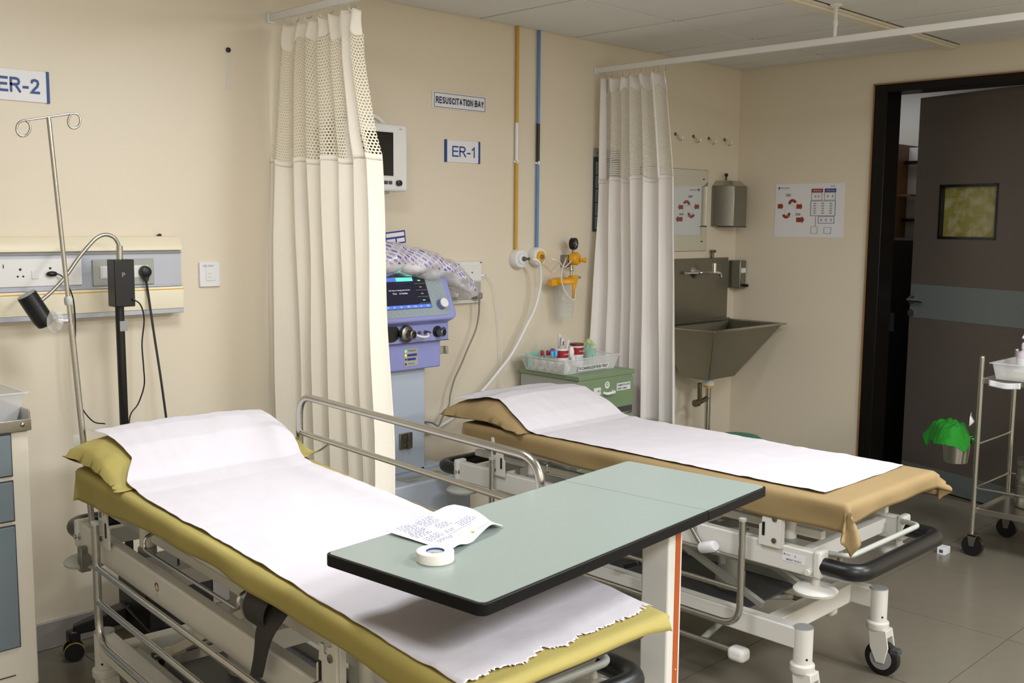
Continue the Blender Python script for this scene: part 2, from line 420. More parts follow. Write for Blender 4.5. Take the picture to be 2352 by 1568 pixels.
tr = G().box(XL, 0, -1.275, -1.195, H_CEIL-.012, H_CEIL).box(XL, 0, -1.262, -1.208, H_CEIL-.022, H_CEIL-.010).build('trim_1', 'creamm', bevel=.004); struct(tr)
struct(G().box(XL, .0, 0, .14, 0, H_CEIL+.1).build('wall_back', 'wall'))
g = G(); g.box(0, .14, -.845, .14, 0, H_CEIL+.1); g.box(0, .14, -1.845, -.845, 2.18, H_CEIL+.1); g.box(0, .14, YF, -1.845, 0, H_CEIL+.1)
struct(g.build('wall_right', 'wall'))
struct(G().box(XL-.14, XL, YF, .14, 0, H_CEIL+.1).build('wall_left', 'wall'))
struct(G().box(XL-.14, .14, YF-.14, YF, 0, H_CEIL+.1).build('wall_front', 'wall'))
struct(G().box(XL, -.0, -.012, 0, 0, .095).build('baseboard_back', 'base', bevel=.003))
struct(G().box(-.012, 0, -.845, -.012, 0, .095).build('baseboard_right', 'base', bevel=.003))
# ceiling lamp frames, also for the two added fill lamps
for lx, ly, lp, ln in LAMPS:
    t = thing('ceiling_light', 'square recessed '+ln, 'ceiling light', (lx, ly, H_CEIL))
    g = G(); 
    for a, b, c, d in ((-.31, .31, -.31, -.285), (-.31, .31, .285, .31), (-.31, -.285, -.285, .285), (.285, .31, -.285, .285)): g.box(a, b, c, d, -.012, .0)
    g.build('frame', 'whitep', t)
# neighbouring room behind the door
g = G(); g.box(.14, 2.4, -3.2, .2, -.1, 0); struct(g.build('floor', 'tile'))
g = G(); g.box(.14, 2.4, -3.2, .2, 2.5, 2.6); struct(g.build('ceiling', 'ceil'))
struct(G().box(1.25, 1.35, -3.2, .2, 0, 2.5).build('wall_far', 'ceil'))
struct(G().box(.14, 1.25, .1, .2, 0, 2.5).build('wall_side', 'ceil'))
struct(G().box(.14, 1.25, -3.2, -3.1, 0, 2.5).build('wall_side', 'ceil'))
# door: frame and leaf
g = G(); g.box(-.012, .152, -.915, -.845, 0, 2.185); g.box(-.012, .152, -1.845, -1.775, 0, 2.185); g.box(-.012, .152, -1.775, -.915, 2.145, 2.185)
fr = struct(g.build('door_1', 'dkwood', bevel=.003))
g = G(); g.box(-.016, .0, -.845, -.838, 0, 2.192); g.box(-.016, 0, -1.852, -.838, 2.185, 2.192)
g.build('door_trim', 'ltrim', fr)
hinge = Vector((.085, -1.765, 0)); ee = Vector((.33, -.955, 0)); dd = (ee-hinge); LW = dd.length; ang = math.atan2(dd.y, dd.x)
dl = bpy.data.objects.new('door_2', None); C.objects.link(dl); dl.location = hinge; dl.rotation_euler = (0, 0, ang); dl['kind'] = 'structure'
# local: x from hinge to free edge, +y faces the patient room
T_ = .02
g = G()
wx0, wx1, wz0, wz1 = .325, .685, 1.378, 1.667
g.box(.0, LW, -T_, T_, .008, wz0); g.box(0, LW, -T_, T_, wz1, 2.14); g.box(0, wx0, -T_, T_, wz0, wz1); g.box(wx1, LW, -T_, T_, wz0, wz1)
g.build('door_leaf', 'doorb', dl)
G().box(.002, LW-.002, T_, T_+.002, .943, 1.127).build('cross_band', 'band', dl)
G().box(.002, LW-.002, T_, T_+.002, .01, .125).build('kick_plate', 'band', dl)
g = G(); 
for a, b, c, d in ((wx0, wx1, wz0, wz0+.014), (wx0, wx1, wz1-.014, wz1), (wx0, wx0+.012, wz0, wz1), (wx1-.012, wx1, wz0, wz1)): g.box(a, b, -T_-.002, T_+.003, c, d)
g.build('window_frame', 'blackm', dl)
G().box(wx0+.01, wx1-.01, -.012, -.006, wz0+.01, wz1-.01).build('papered_pane', 'news', dl)
h = G().tube(fillet([(.832, T_, 1.04), (.832, T_+.045, 1.04), (.72, T_+.048, 1.036)], .015), .0085).lathe((.832, T_+.002, 1.04), [(.024, 0), (.024, .006), (.012, .01)], 20, (0,1,0)).build('handle', 'steel', dl)
G().lathe((.832, T_+.001, .965), [(.022, 0), (.022, .006), (.006, .007)], 20, (0,1,0)).build('keyhole_plate', 'steel', dl)
# ------------------------------------------------------------------ signs on the back wall (face -y)
def sign(name, label, x0, x1, z0, z1, y=-.006, m='signw', bev=.001):
    t = thing(name, label, 'sign', (x0, 0, z0)); w_, h_ = x1-x0, z1-z0
    G().box(0, w_, y, 0, 0, h_).build('plate', m, t, bevel=bev)
    return t, w_, h_
t, w_, h_ = sign('bay_sign', 'white bay sign reading ER-2 at the left edge above the drip stand', -4.196, -3.99, 1.818, 1.916)
sans('lettering', 'ER-2', .128, .047, 'blue', t, (.049, -.0065, .026), X, Z, .17)
G().box(w_-.008, w_+.001, -.008, 0, -.001, h_+.001).build('edge_bar', 'blue', t); G().box(-.001, .008, -.008, 0, -.001, h_+.001).build('edge_bar', 'blue', t)
t, w_, h_ = sign('bay_sign', 'small white bay sign reading ER-1 between two blue bars', -2.298, -2.092, 1.710, 1.806)
sans('lettering', 'ER-1', .134, .047, 'blue', t, (.040, -.0065, .024), X, Z, .13)
G().box(w_-.009, w_+.001, -.008, 0, -.001, h_+.001).build('edge_bar', 'blue', t); G().box(-.001, .009, -.008, 0, -.001, h_+.001).build('edge_bar', 'blue', t)
t, w_, h_ = sign('bay_sign', 'long white sign reading RESUSCITATION BAY above the ER-1 sign', -2.372, -2.055, 1.938, 2.010)
sans('lettering', 'RESUSCITATION BAY', .281, .029, 'navy', t, (.019, -.0065, .0205), X, Z, .20)
g = G()
bx0, bx1, bz0, bz1 = .010, w_-.006, .004, h_-.006
for a, b, c, d in ((bx0, bx1, bz0, bz0+.002), (bx0, bx1, bz1-.002, bz1), (bx0, bx0+.002, bz0, bz1), (bx1-.002, bx1, bz0, bz1)): g.box(a, b, -.0072, -.006, c, d)
g.build('printed_border', 'navy', t)
# old fixing left on the wall
t = thing('wall_fixing', 'dark wall plug above a strip of pale glue residue left of the cream curtain', 'fixing', (-3.342, 0, 1.92))
G().lathe((0, 0, .144), [(.009, 0), (.009, .006), (.004, .010)], 16, (0,-1,0)).build('plug', 'blackm', t)
g = G(); out = []
for k in range(20):
    z = .132*k/19; w2 = .006+.006*abs(math.sin(k*.33+.5))+.004*nz(k*.4, 1); out.append((w2, z))
g.prism([(a, b) for a, b in out]+[(-a, b) for a, b in out[::-1]], (0, 0, 0), X, Z, .0012).build('glue_strip', 'glue', t)
tag(G().lathe((-3.632, 0, 1.392), [(.004, 0), (.004, .012), (.0065, .013), (.0065, .015)], 12, (0,-1,0)).build('nail', 'blackm'), 'short dark nail in the wall above the right end of the socket panel', 'nail')

# ------------------------------------------------------------------ bed-head service panel with sockets
t = thing('bedhead_panel', 'cream and aluminium bedhead service panel with sockets on the back wall', 'service panel', (-5.3, 0, 1.119))
L_ = 5.3-3.575
def strip(prof, name, m, x0=0, x1=L_):
    g = G(); g.prism([(-y, z) for y, z in prof], (x0, 0, 0), -Y*-1, Z, 0) if False else None
    n = len(prof); vs = [(x0, -y, z) for y, z in prof]+[(x1, -y, z) for y, z in prof]
    g = G(); g.add(vs, [tuple(range(n)), tuple(range(2*n-1, n-1, -1))]+[(i, n+i, n+(i+1) % n, (i+1) % n) for i in range(n)])
    return g.build(name, m, t, bevel=.0015)
strip([(0, .27), (.0, .222), (.066, .222), (.066, .234), (.048, .262), (.04, .27)], 'upper_cover', 'panelc')
strip([(0, .095), (.0, .222), (.052, .222), (.052, .095)], 'aluminium_channel', 'alu')
strip([(0, .218), (.06, .218), (.06, .212), (0, .212)], 'channel_lip', 'greyp')
strip([(0, .104), (.06, .104), (.06, .096), (0, .096)], 'channel_lip', 'alu')
strip([(0, .095), (.064, .095), (.068, .082), (.068, .018), (0, .018)], 'lower_cover', 'panelc')
strip([(.064, .088), (.069, .088), (.069, .085), (.064, .085)], 'groove_line', 'ylw')
strip([(0, .018), (.066, .018), (.066, .002), (.05, 0), (0, 0)], 'lower_rail', 'alu')
# positions local: x+5.3, z-1.119
def socket_holes(par, x, z, y, s_=1.0, m='black'):
    for dx, dz, r in ((0, .012, .0042), (-.0085, -.010, .0033), (.0085, -.010, .0033)):
        G().lathe((x+dx*s_, y, z+dz*s_), [(r*s_, 0), (r*s_, .0006)], 12, (0,-1,0)).build('pin_hole', m, par)
pl = G().box(.70, 1.372, -.058, -.052, .112, .200).build('white_socket_plate', 'whitep', t, bevel=.0015)
for cx in (1.137, 1.272):
    G().box(cx-.011-.05, cx+.011-.05, -.061, -.057, .148-.012, .148+.016).build('rocker_switch', 'whitep', pl, bevel=.001)
socket_holes(pl, 1.177, .155, -.058)
G().lathe((1.27, -.058, .169), [(.004, 0), (.004, .0006)], 12, (0,-1,0)).build('pin_hole', 'black', pl)
text('pen_mark', 'I', .003, .012, 'pprint', pl, (1.125, -.0585, .172), X, Z)
pl = G().box(1.408, 1.622, -.06, -.052, .105, .194).build('grey_socket_plate', 'greyp', t, bevel=.003)
M['greyst'] = mat('grey_socket_surround', s(170, 172, 164), .4)
pl.data.materials[0] = M['greyst']
G().box(1.432, 1.600, -.0625, -.059, .130, .172).build('white_insert', 'whitep', pl, bevel=.001)
for a in (1.437, 1.46, 1.548): G().box(a, a+.02, -.064, -.062, .134, .168).build('rocker_switch', 'whitep', pl, bevel=.0008)
# plugs and cables
def plug3(x, z, y, label, big=1.0):
    t2 = thing('power_plug', label, 'plug', (x, y, z))
    G().lathe((0, 0, 0), [(.021*big, 0), (.022*big, .004), (.018*big, .018), (.012*big, .022)], 20, (0,-1,0)).build('body', 'black', t2)
    G().prism([(-.012*big, 0), (.012*big, 0), (.006*big, -.026*big), (-.006*big, -.026*big)], (0, -.004, -.006), X, Z, .014).build('cable_grip', 'black', t2, bevel=.002)
    return t2
plug3(-3.716, 1.268, -.064, 'black three-pin plug in the right socket of the grey socket plate')
c = spline([(-3.716, -.075, 1.238), (-3.711, -.08, 1.18), (-3.705, -.10, 1.05), (-3.70, -.13, .90), (-3.695, -.16, .72), (-3.70, -.2, .55), (-3.74, -.3, .30), (-3.78, -.26, .12)])
tag(G().tube(c, .0042, 8).build('mains_cable', 'black'), 'black mains cable falling from the three-pin plug behind the near stretcher', 'cable')
t2 = thing('power_plug', 'small black angled plug in the white socket plate left of the drip pole', 'plug', (-4.028, -.058, 1.270))
G().sphere((0, -.008, 0), .012, 8, (1.5, .8, .75)).build('body', 'black', t2)
c = spline([(-4.018, -.068, 1.272), (-4.0, -.075, 1.262), (-3.985, -.08, 1.235), (-3.968, -.08, 1.18), (-3.962, -.07, 1.08), (-3.968, -.06, .95), (-3.957, -.07, .84), (-3.93, -.10, .78), (-3.90, -.13, .77)])
tag(G().tube(c, .0022, 8).build('thin_cable', 'black'), 'thin black cable behind the drip pole ending at the pillow', 'cable')
# blank wall plate
t = thing('wall_plate', 'pale square wall switch plate with a paper note, right of the bedhead panel', 'switch plate', (-3.481, 0, 1.204))
G().box(0, .081, -.010, 0, 0, .09).build('plate', 'signw', t, bevel=.002)
G().box(.024, .060, -.0125, -.010, .022, .068).build('rocker', 'whitep', t, bevel=.001)
text('note_lettering', 'USE ONLY', .045, .008, 'gprint', t, (.012, -.0105, .072), X, Z)
g = G(); 
for z in (.035, .048): g.box(.03, .044, -.0131, -.0125, z, z+.0012)
g.build('printed_lines', 'gprint', t)

# ------------------------------------------------------------------ colour-coded gas pipes
def pipe(x, z0, m, mclip, label, zc0, zc1):
    t = thing('gas_pipe', label, 'pipe', (x, 0, 0))
    G().cyl((0, -.014, z0), (0, -.014, 2.345), .0075, 12).build('tube', m, t)
    G().cyl((0, -.014, zc0), (0, -.014, zc1), .0085, 12).build('sleeve', mclip, t)
    G().box(-.016, .016, -.016, 0, zc0-.010, zc0-.002).build('clip', 'whitep', t, bevel=.001)
    G().box(-.006, .006, -.024, 0, zc0-.013, zc0+.003).build('clip_screw', 'whitep', t, bevel=.001)
pipe(-1.865, 1.315, 'yel', 'whitep', 'yellow wall pipe with a white sleeve above the left gas outlet', 1.735, 1.908)
pipe(-1.722, 1.315, 'pblue', 'blackm', 'blue wall pipe with a black sleeve above the right gas outlet', 1.735, 1.914)
def outlet(x, z, label, mid, ring):
    t = thing('gas_outlet', label, 'gas outlet', (x, 0, z))
    G().lathe((0, 0, 0), [(.044, 0), (.045, .004), (.045, .038), (.041, .044), (.034, .045)], 32, (0,-1,0)).build('housing', 'whitep', t)
    G().lathe((0, -.044, 0), [(.034, 0), (.034, .003), (.029, .003), (.029, 0)], 32, (0,-1,0)).build('printed_ring', ring, t)
    G().lathe((0, -.043, 0), [(.026, 0), (.026, .008), (.020, .010)], 32, (0,-1,0)).build('face', mid, t)
    G().lathe((0, -.05, 0), [(.011, 0), (.011, .008), (.006, .009)], 20, (0,-1,0)).build('port', 'steeld', t)
    return t
outlet(-1.853, 1.278, 'white round gas outlet on the left with a metal hose connector plugged in', 'signw', 'signw')
t = outlet(-1.728, 1.285, 'white round gas outlet on the right with a yellow centre', 'sucy', 'panelc')
# connector + big white hose
t = thing('hose_connector', 'steel hose connector plugged into the left gas outlet', 'connector', (-1.853, -.058, 1.278))
G().lathe((0, 0, 0), [(.006, 0), (.008, .003), (.008, .012), (.005, .014), (.005, .020), (.007, .022), (.007, .030)], 18, (.2,-1,0)).build('body', 'brass', t)
c = spline([(-1.838, -.10, 1.278), (-1.815, -.112, 1.268), (-1.79, -.105, 1.235), (-1.776, -.09, 1.14), (-1.80, -.08, 1.04), (-1.838, -.07, .97), (-1.93, -.065, .84), (-2.02, -.06, .755), (-2.113, -.06, .682), (-2.21, -.06, .62), (-2.299, -.06, .574), (-2.36, -.06, .552), (-2.40, -.065, .547), (-2.45, -.07, .57), (-2.50, -.075, .60)])
tag(G().tube(c, .0075, 12).build('gas_hose', 'whitep'), 'thick white gas hose curving from the left outlet down to the ventilator', 'hose')
c = spline([(-1.708, -.055, 1.285), (-1.69, -.085, 1.275), (-1.655, -.10, 1.262), (-1.625, -.10, 1.235), (-1.60, -.105, 1.245), (-1.57, -.10, 1.265), (-1.545, -.08, 1.27)])
tag(G().tube(c, .0035, 8).build('suction_tube', 'tubec'), 'thin clear tube joining the right gas outlet to the suction gauge', 'tube')
tag(G().tube([(-1.722, -.052, 1.268), (-1.724, -.045, 1.20), (-1.722, -.03, 1.145)], .0012, 6).build('key_chain', 'steeld'), 'fine dangling chain under the right gas outlet', 'chain')

# ------------------------------------------------------------------ suction regulator and jar
t = thing('suction_unit', 'yellow wall suction regulator with black gauge and clear graduated jar', 'suction unit', (-1.52, 0, .98))
G().box(-.02, .02, -.05, 0, .25, .31).build('wall_bracket', 'steeld', t, bevel=.004)
G().lathe((0, -.05, .292), [(.016, 0), (.03, .006), (.032, .016), (.032, .036), (.026, .046), (.014, .048)], 28, (.25,-1,0)).build('regulator_body', 'sucy', t)
G().lathe((.018, -.10, .286), [(.009, 0), (.009, .014), (.013, .016), (.013, .028), (.01, .03)], 20, (.6,-1,0)).build('adjuster_knob', 'sucy', t)
G().cyl((-.004, -.07, .31), (-.004, -.07, .345), .006, 12).build('gauge_stem', 'steeld', t)
gz = G().lathe((-.012, -.062, .366), [(.026, 0), (.029, .003), (.029, .026), (.026, .029), (.022, .029), (.022, .024)], 28, (.35,-1,0)).build('gauge_housing', 'blackm', t)
G().lathe((-.003, -.0865, .366), [(.0215, 0), (.0215, .0008)], 24, (.35,-1,0)).build('gauge_dial', 'dgrey', gz)
G().box(-.008, .012, -.001, .001, -.001, .001, None).xf(Matrix.Translation((-.003, -.089, .366)) @ Matrix.Rotation(.8, 4, 'Y')).build('gauge_needle', 'signw', gz)
G().cyl((-.016, -.07, .262), (-.016, -.07, .215), .007, 12).build('lower_stem', 'steel', t)
G().lathe((-.016, -.07, .238), [(.010, -.006), (.012, 0), (.010, .006)], 14).build('stem_nut', 'steel', t)
jc = (-.07, -.075)
G().lathe((jc[0], jc[1], .172), [(.060, 0), (.064, .004), (.064, .018), (.058, .026), (.03, .030)], 32).box(jc[0]-.10, jc[0]-.05, jc[1]-.014, jc[1]+.014, .165, .195).box(jc[0]+.045, jc[0]+.085, jc[1]-.016, jc[1]+.016, .188, .212).build('jar_lid', 'sucy', t, bevel=.002)
G().cyl((jc[0]+.085, jc[1]-.004, .200), (jc[0]+.108, jc[1]-.008, .200), .006, 12).build('outlet_nipple', 'steel', t)
G().box(jc[0]-.006, jc[0]+.016, jc[1]-.068, jc[1]-.058, .105, .175).build('inlet_spout', 'sucy', t, bevel=.003)
jar = G().lathe((jc[0], jc[1], .0), [(.044, .002), (.046, .0), (.047, .01), (.058, .17), (.060, .175), (.057, .175), (.055, .17), (.044, .012), (.02, .008)], 36).build('jar', 'clear', t)
g = G()
for k in range(6):
    z = .04+k*.02; r = .0475+.011*z/.17+.0006
    for q in range(5): a = -2.1+q*.09; p = (jc[0]+r*math.cos(a), jc[1]+r*math.sin(a), z); g.box(p[0]-.002, p[0]+.002, p[1]-.0006, p[1]+.0006, z, z+.001)
g.build('graduations', 'gprint', jar)
c = spline([(jc[0]+.005, jc[1]-.072, .155), (jc[0]-.02, jc[1]-.085, .10), (jc[0]-.055, jc[1]-.075, .12), (jc[0]-.07, jc[1]-.05, .18), (jc[0]-.06, jc[1]-.04, .24), (jc[0]-.03, jc[1]-.035, .29), (-.045, -.06, .298)])
G().tube(c, .0038, 8).build('jar_tube', 'tubec', t)

# ------------------------------------------------------------------ power socket box with cables
t = thing('socket_box', 'white metal socket box beside the ventilator with switches and screws', 'socket box', (-2.44, 0, 1.083))
G().box(0, .348, -.022, 0, 0, .188).build('back_box', 'greyst' if False else 'whitep', t, bevel=.003)
G().box(.0, .345, -.026, -.02, .100, .172).build('upper_cover', 'whitep', t, bevel=.002)
G().box(.0, .342, -.024, -.02, .014, .096).build('recess_plate', 'greyp', t, bevel=.001).data.materials[0] = M['greyst']
G().box(.0, .345, -.030, -.02, 0, .010).build('lower_flange', 'whitep', t, bevel=.002)
sp = G().box(.14, .200, -.028, -.022, .03, .088).build('socket_insert', 'whitep', t, bevel=.001)
for dx, dz in ((.182, .072), (.188, .052)): G().lathe((dx, -.028, dz), [(.003, 0), (.003, .0006)], 12, (0,-1,0)).build('pin_hole', 'black', sp)
G().box(.215, .257, -.030, -.022, .034, .080).build('rocker_switch', 'whitep', t, bevel=.0015)
for p in ((.205, .176), (.34, .182), (.285, .138), (.34, .006), (.22, .004)): G().lathe((p[0], -.026, p[1]), [(.0032, 0), (.0026, .003)], 10, (0,-1,0)).build('screw', 'blackm', t)
t = thing('power_plug', 'grey mains plug in the lower right of the white socket box', 'plug', (-2.138, -.03, 1.112))
G().box(-.018, .018, -.034, 0, -.010, .018).build('body', 'greyp', t, bevel=.006).data.materials[0] = mat('plug_taupe', s(140, 134, 118), .5)
G().cyl((0, -.03, -.012), (-.002, -.028, -.034), .005, 10).build('cable_grip', 'greyp', t).data.materials[0] = MATS['plug_taupe']
c = spline([(-2.139, -.058, 1.080), (-2.14, -.056, 1.03), (-2.155, -.052, .96), (-2.20, -.05, .88), (-2.24, -.05, .81), (-2.28, -.05, .748), (-2.305, -.05, .68), (-2.318, -.055, .634), (-2.36, -.06, .585), (-2.392, -.07, .553), (-2.43, -.072, .572), (-2.5, -.09, .59)])
tag(G().tube(c, .0038, 8).build('mains_cable', MATS['plug_taupe']), 'grey-brown mains cable hanging from the socket box to the ventilator', 'cable')
t = thing('charger_plug', 'small white charger in the right side of the socket box', 'charger', (-2.094, -.012, 1.205))
G().box(0, .022, -.012, .006, -.006, .008).build('body', 'signw', t, bevel=.002)
G().cyl((.021, -.003, .001), (.034, -.003, 0), .0025, 8).build('cable_grip', 'greyp', t)
c = spline([(-2.06, -.015, 1.205), (-2.04, -.02, 1.19), (-2.01, -.025, 1.14), (-1.985, -.025, 1.02), (-1.972, -.03, .90), (-1.967, -.03, .78), (-1.972, -.035, .69), (-1.955, -.04, .66), (-1.96, -.05, .5)])
tag(G().tube(c, .0016, 6).build('charging_cable', 'signw'), 'thin white charging cable hanging on the wall between socket box and green cabinet', 'cable')

# ------------------------------------------------------------------ patient monitor on wall arm
t = thing('patient_monitor', 'white patient monitor with dark blank screen and black knob, half behind the cream curtain', 'monitor', (-2.787, -.13, 1.567))
G().box(-.155, .157, -.03, .06, 0, .268).build('casing', 'whitep', t, bevel=.012, seg=3)
G().box(-.120, .085, -.032, -.028, .058, .238).build('bezel', 'signw', t, bevel=.002)
G().box(-.112, .078, -.0335, -.031, .062, .233).build('screen', 'screen', t)
G().lathe((.104, -.030, .034), [(.012, 0), (.012, .010), (.0115, .014), (.009, .015)], 24, (0,-1,0)).build('knob', 'blackm', t)
for x in (.034, .056, -.01, -.04): G().box(x, x+.017, -.033, -.029, .028, .042).build('key', 'dgrey', t, bevel=.001)
hn = fillet([(-.10, .02, .262), (-.09, .02, .306), (.03, .02, .300), (.085, .02, .262)], .03)
G().tube(hn, .010, 12).build('handle', 'whitep', t)
text('lettering', 'U50', .014, .006, 'gprint', t, (.11, -.0305, .245), X, Z)
G().box(-.07, .05, -.01, .04, -.006, .0).build('base_foot', 'whitep', t, bevel=.002)
G().box(.045, .075, -.012, .02, -.010, .0).build('cable_port', 'greyp', t, bevel=.002)
G().tube(fillet([(-.06, .0, -.01), (-.06, .02, -.05), (-.09, .13, -.08)], .02), .012, 10).build('wall_arm', 'whitep', t)
G().box(-.12, -.06, .12, .13, -.14, -.02).build('arm_plate', 'whitep', t, bevel=.003)

# ------------------------------------------------------------------ notice board half behind the far curtain
t = thing('notice_frame', 'narrow dark-framed notice with grey text panels, half behind the far curtain', 'notice', (-1.305, 0, 1.405))
G().box(0, .20, -.010, 0, 0, .375).build('frame', 'slate', t, bevel=.001)
G().box(0, .20, -.011, 0, .375, .418).build('heading', 'noticep', t, bevel=.0005)
G().prism([(0, .006), (.005, .0), (.010, .008), (.004, .009)], (.012, -.0112, .39), X, Z, .0006).build('emblem', 'navy', t)
text('heading_lettering', 'HOSPITAL', .04, .008, 'gprint', t, (.026, -.0112, .39), X, Z)
for k in range(5):
    pn = G().box(.010, .19, -.0115, -.010, .012+k*.069, .074+k*.069).build('panel', 'noticep', t)
    g = G()
    for q in range(7): g.box(.016, .07+.03*nz(k, q*1.7), -.0122, -.0115, .019+k*.069+q*.0075, .0215+k*.069+q*.0075)
    g.build('printed_lines', 'gprint' if False else 'dprint', pn)

# ------------------------------------------------------------------ hooks
for i, (x, z) in enumerate(((-.625, 1.925), (-.457, 1.923), (-.309, 1.921), (-.150, 1.923))):
    t = thing('coat_hook', ['steel wall hook, leftmost of the row of four', 'steel wall hook, second from the left of the row of four', 'steel wall hook, second from the right of the row of four', 'steel wall hook nearest the room corner'][i], 'hook', (x, 0, z), group='four wall hooks above the mirror')
    G().lathe((0, 0, .012), [(.009, 0), (.009, .005), (.005, .007)], 14, (0,-1,0)).build('mount', 'brass', t)
    G().tube(spline([(0, -.004, .012), (.002, -.016, .004), (.006, -.022, -.014), (.014, -.026, -.022), (.024, -.03, -.014), (.028, -.034, .0)]), .003, 8).build('hook', 'steel', t)

# ------------------------------------------------------------------ mirror, dispenser, basin
t = thing('wall_mirror', 'frameless wall mirror with dark corner screws behind the far curtain', 'mirror', (-.92, 0, 1.295))
G().box(0, .610, -.006, 0, 0, .455).build('glass', 'mirror', t)
G().box(-.0015, .6115, -.0058, 0, -.0015, .4565).build('edge', 'dgrey', t)
for p in ((.566, .052), (.570, .405), (.044, .052), (.04, .405)): G().lathe((p[0], -.006, p[1]), [(.0045, 0), (.0035, .004)], 12, (0,-1,0)).build('screw', 'blackm', t)
t = thing('towel_dispenser', 'stainless steel wall dispenser with angled sides beside the mirror', 'dispenser', (-.262, 0, 1.435))
pf = [(0, 0), (.0, -.035), (.055, -.120), (.185, -.120), (.235, -.04), (.235, 0)]
n = len(pf); 
vs = [(a, b, 0) for a, b in pf]+[(a, b, .232) for a, b in pf]
G().add(vs, [tuple(range(n)), tuple(range(2*n-1, n-1, -1))]+[(i, n+i, n+(i+1) % n, (i+1) % n) for i in range(n)]).build('body', 'steeld', t, bevel=.003)
vs = [(a*.96+.005, b*.95, .232) for a, b in pf]+[(a*.7+.035, b*.72, .262) for a, b in pf]
G().add(vs, [tuple(range(n)), tuple(range(2*n-1, n-1, -1))]+[(i, n+i, n+(i+1) % n, (i+1) % n) for i in range(n)]).build('sloped_lid', 'steel', t, bevel=.002)
G().box(.035, .195, -.115, -.02, -.006, 0).build('outlet_lip', 'dgrey', t)
G().cyl((.10, -.03, .255), (.10, -.03, .292), .005, 10).sphere((.10, -.03, .296), .011, 8).build('lock_knob', 'blackm', t)
# basin
t = thing('scrub_sink', 'deep stainless steel scrub sink with tall splashback and wall tap', 'sink', (-.80, -.003, .60))
sx0, sx1 = .0, .725
G().box(.02, .712, -.012, 0, .29, .652).build('splashback', 'steeld', t, bevel=.002)
G().box(.02, .69, -.05, -.012, .30, .285).build('back_ledge', 'steeld', t, bevel=.002)
# hopper bowl: rim z .285, bottom z 0
top = [(.04, -.385), (.715, -.385), (.715, -.02), (.04, -.02)]; bot = [(.17, -.27), (.42, -.27), (.42, -.08), (.17, -.08)]
def ring(a, z): return [Vector((p[0], p[1], z)) for p in a]
g = G(); r0 = ring(top, .282); r1 = ring(bot, .0)
ins = lambda a, d: [(a[0][0]+d, a[0][1]+d), (a[1][0]-d, a[1][1]+d), (a[2][0]-d, a[2][1]-d), (a[3][0]+d, a[3][1]-d)]
r2 = ring(ins(top, .006), .282); r3 = ring(ins(bot, .006), .006)
g.add(r0+r1+r2+r3, [(0,1,5,4),(1,2,6,5),(2,3,7,6),(3,0,4,7),(4,5,6,7),(8,12,13,9),(9,13,14,10),(10,14,15,11),(11,15,12,8),(12,15,14,13),(0,8,9,1),(1,9,10,2),(2,10,11,3),(3,11,8,0)])
g.build('bowl', 'steeld', t, bevel=.004)
g = G(); o_ = ins(top, -.02); i_ = ins(top, .002)
for k in range(4):
    a, b = o_[k], o_[(k+1) % 4]; c_, d_ = i_[(k+1) % 4], i_[k]
    g.prism([a, b, c_, d_], (0, 0, .280), X, Y, .010)
g.build('rim', 'steel', t, bevel=.003)
G().lathe((.30, -.18, -.05), [(.032, 0), (.034, .05), (.036, .052)], 20).build('drain_cup', 'whitep', t)
G().lathe((.30, -.18, -.062), [(.026, 0), (.026, .012)], 20).build('drain_ring', 'sucy', t)
G().cyl((.30, -.18, -.06), (.30, -.18, -.50), .016, 14).lathe((.30, -.18, -.33), [(.018, 0), (.022, .004), (.022, .02), (.018, .024)], 14).build('waste_pipe', 'steel', t)
G().tube(fillet([(.30, -.18, -.12), (.22, -.18, -.14), (.215, -.18, -.03)], .02), .013, 12).lathe((.205, -.18, -.14), [(.02, -.03), (.02, .0)], 14, (1,0,0)).build('trap_arm', 'brass', t)
G().box(.20, .34, -.23, -.15, -.006, .0).build('bracket_bar', 'blackm', t)
G().cyl((.30, -.18, -.36), (.10, -.05, -.33), .014, 12).build('side_pipe', 'steeld', t)
# tap
tp = G().lathe((.37, -.012, .575), [(.038, 0), (.036, .006), (.014, .022), (.010, .03)], 28, (0,-1,0)).build('tap_flange', 'chrome', t)
G().tube(fillet([(.37, -.03, .572), (.37, -.055, .572), (.475, -.085, .572), (.51, -.092, .568), (.518, -.094, .545)], .014), .0085, 12).build('tap_spout', 'chrome', t)
G().cyl((.25, -.04, .572), (.37, -.04, .572), .009, 12).build('tap_arm', 'chrome', t)
G().cyl((.465, -.082, .572), (.465, -.082, .625), .013, 16).cyl((.465, -.082, .61), (.50, -.10, .618), .004, 8).build('tap_lever', 'chrome', t)
t = thing('soap_dispenser', 'small steel soap dispenser on the wall corner beside the splashback', 'dispenser', (-.072, 0, 1.07))
G().box(.003, .066, -.085, -.001, 0, .165).build('body', 'steeld', t, bevel=.004)
G().box(.012, .058, -.088, -.084, .092, .120).build('label_plate', 'signw', t)
G().cyl((.035, -.07, .018), (.035, -.12, .018), .009, 12).build('push_button', 'blackm', t)
t = thing('tap_stopcock', 'small dark stopcock just above the right end of the splashback', 'valve', (-.262, 0, 1.252))
G().cyl((0, -.02, 0), (0, -.02, .032), .009, 12).box(-.012, .022, -.03, -.012, .03, .046).build('body', 'brass', t, bevel=.002)
t = thing('waste_bin', 'green plastic bin with domed lid under the sink', 'bin', (-.50, -.39, 0))
G().lathe((0, 0, 0), [(.105, 0), (.11, .01), (.13, .24), (.136, .245), (.136, .262)], 36).build('body', 'binm', t)
G().lathe((0, 0, .262), [(.138, 0), (.136, .012), (.11, .030), (.06, .040), (0, .042)], 36).build('lid', 'binm', t)

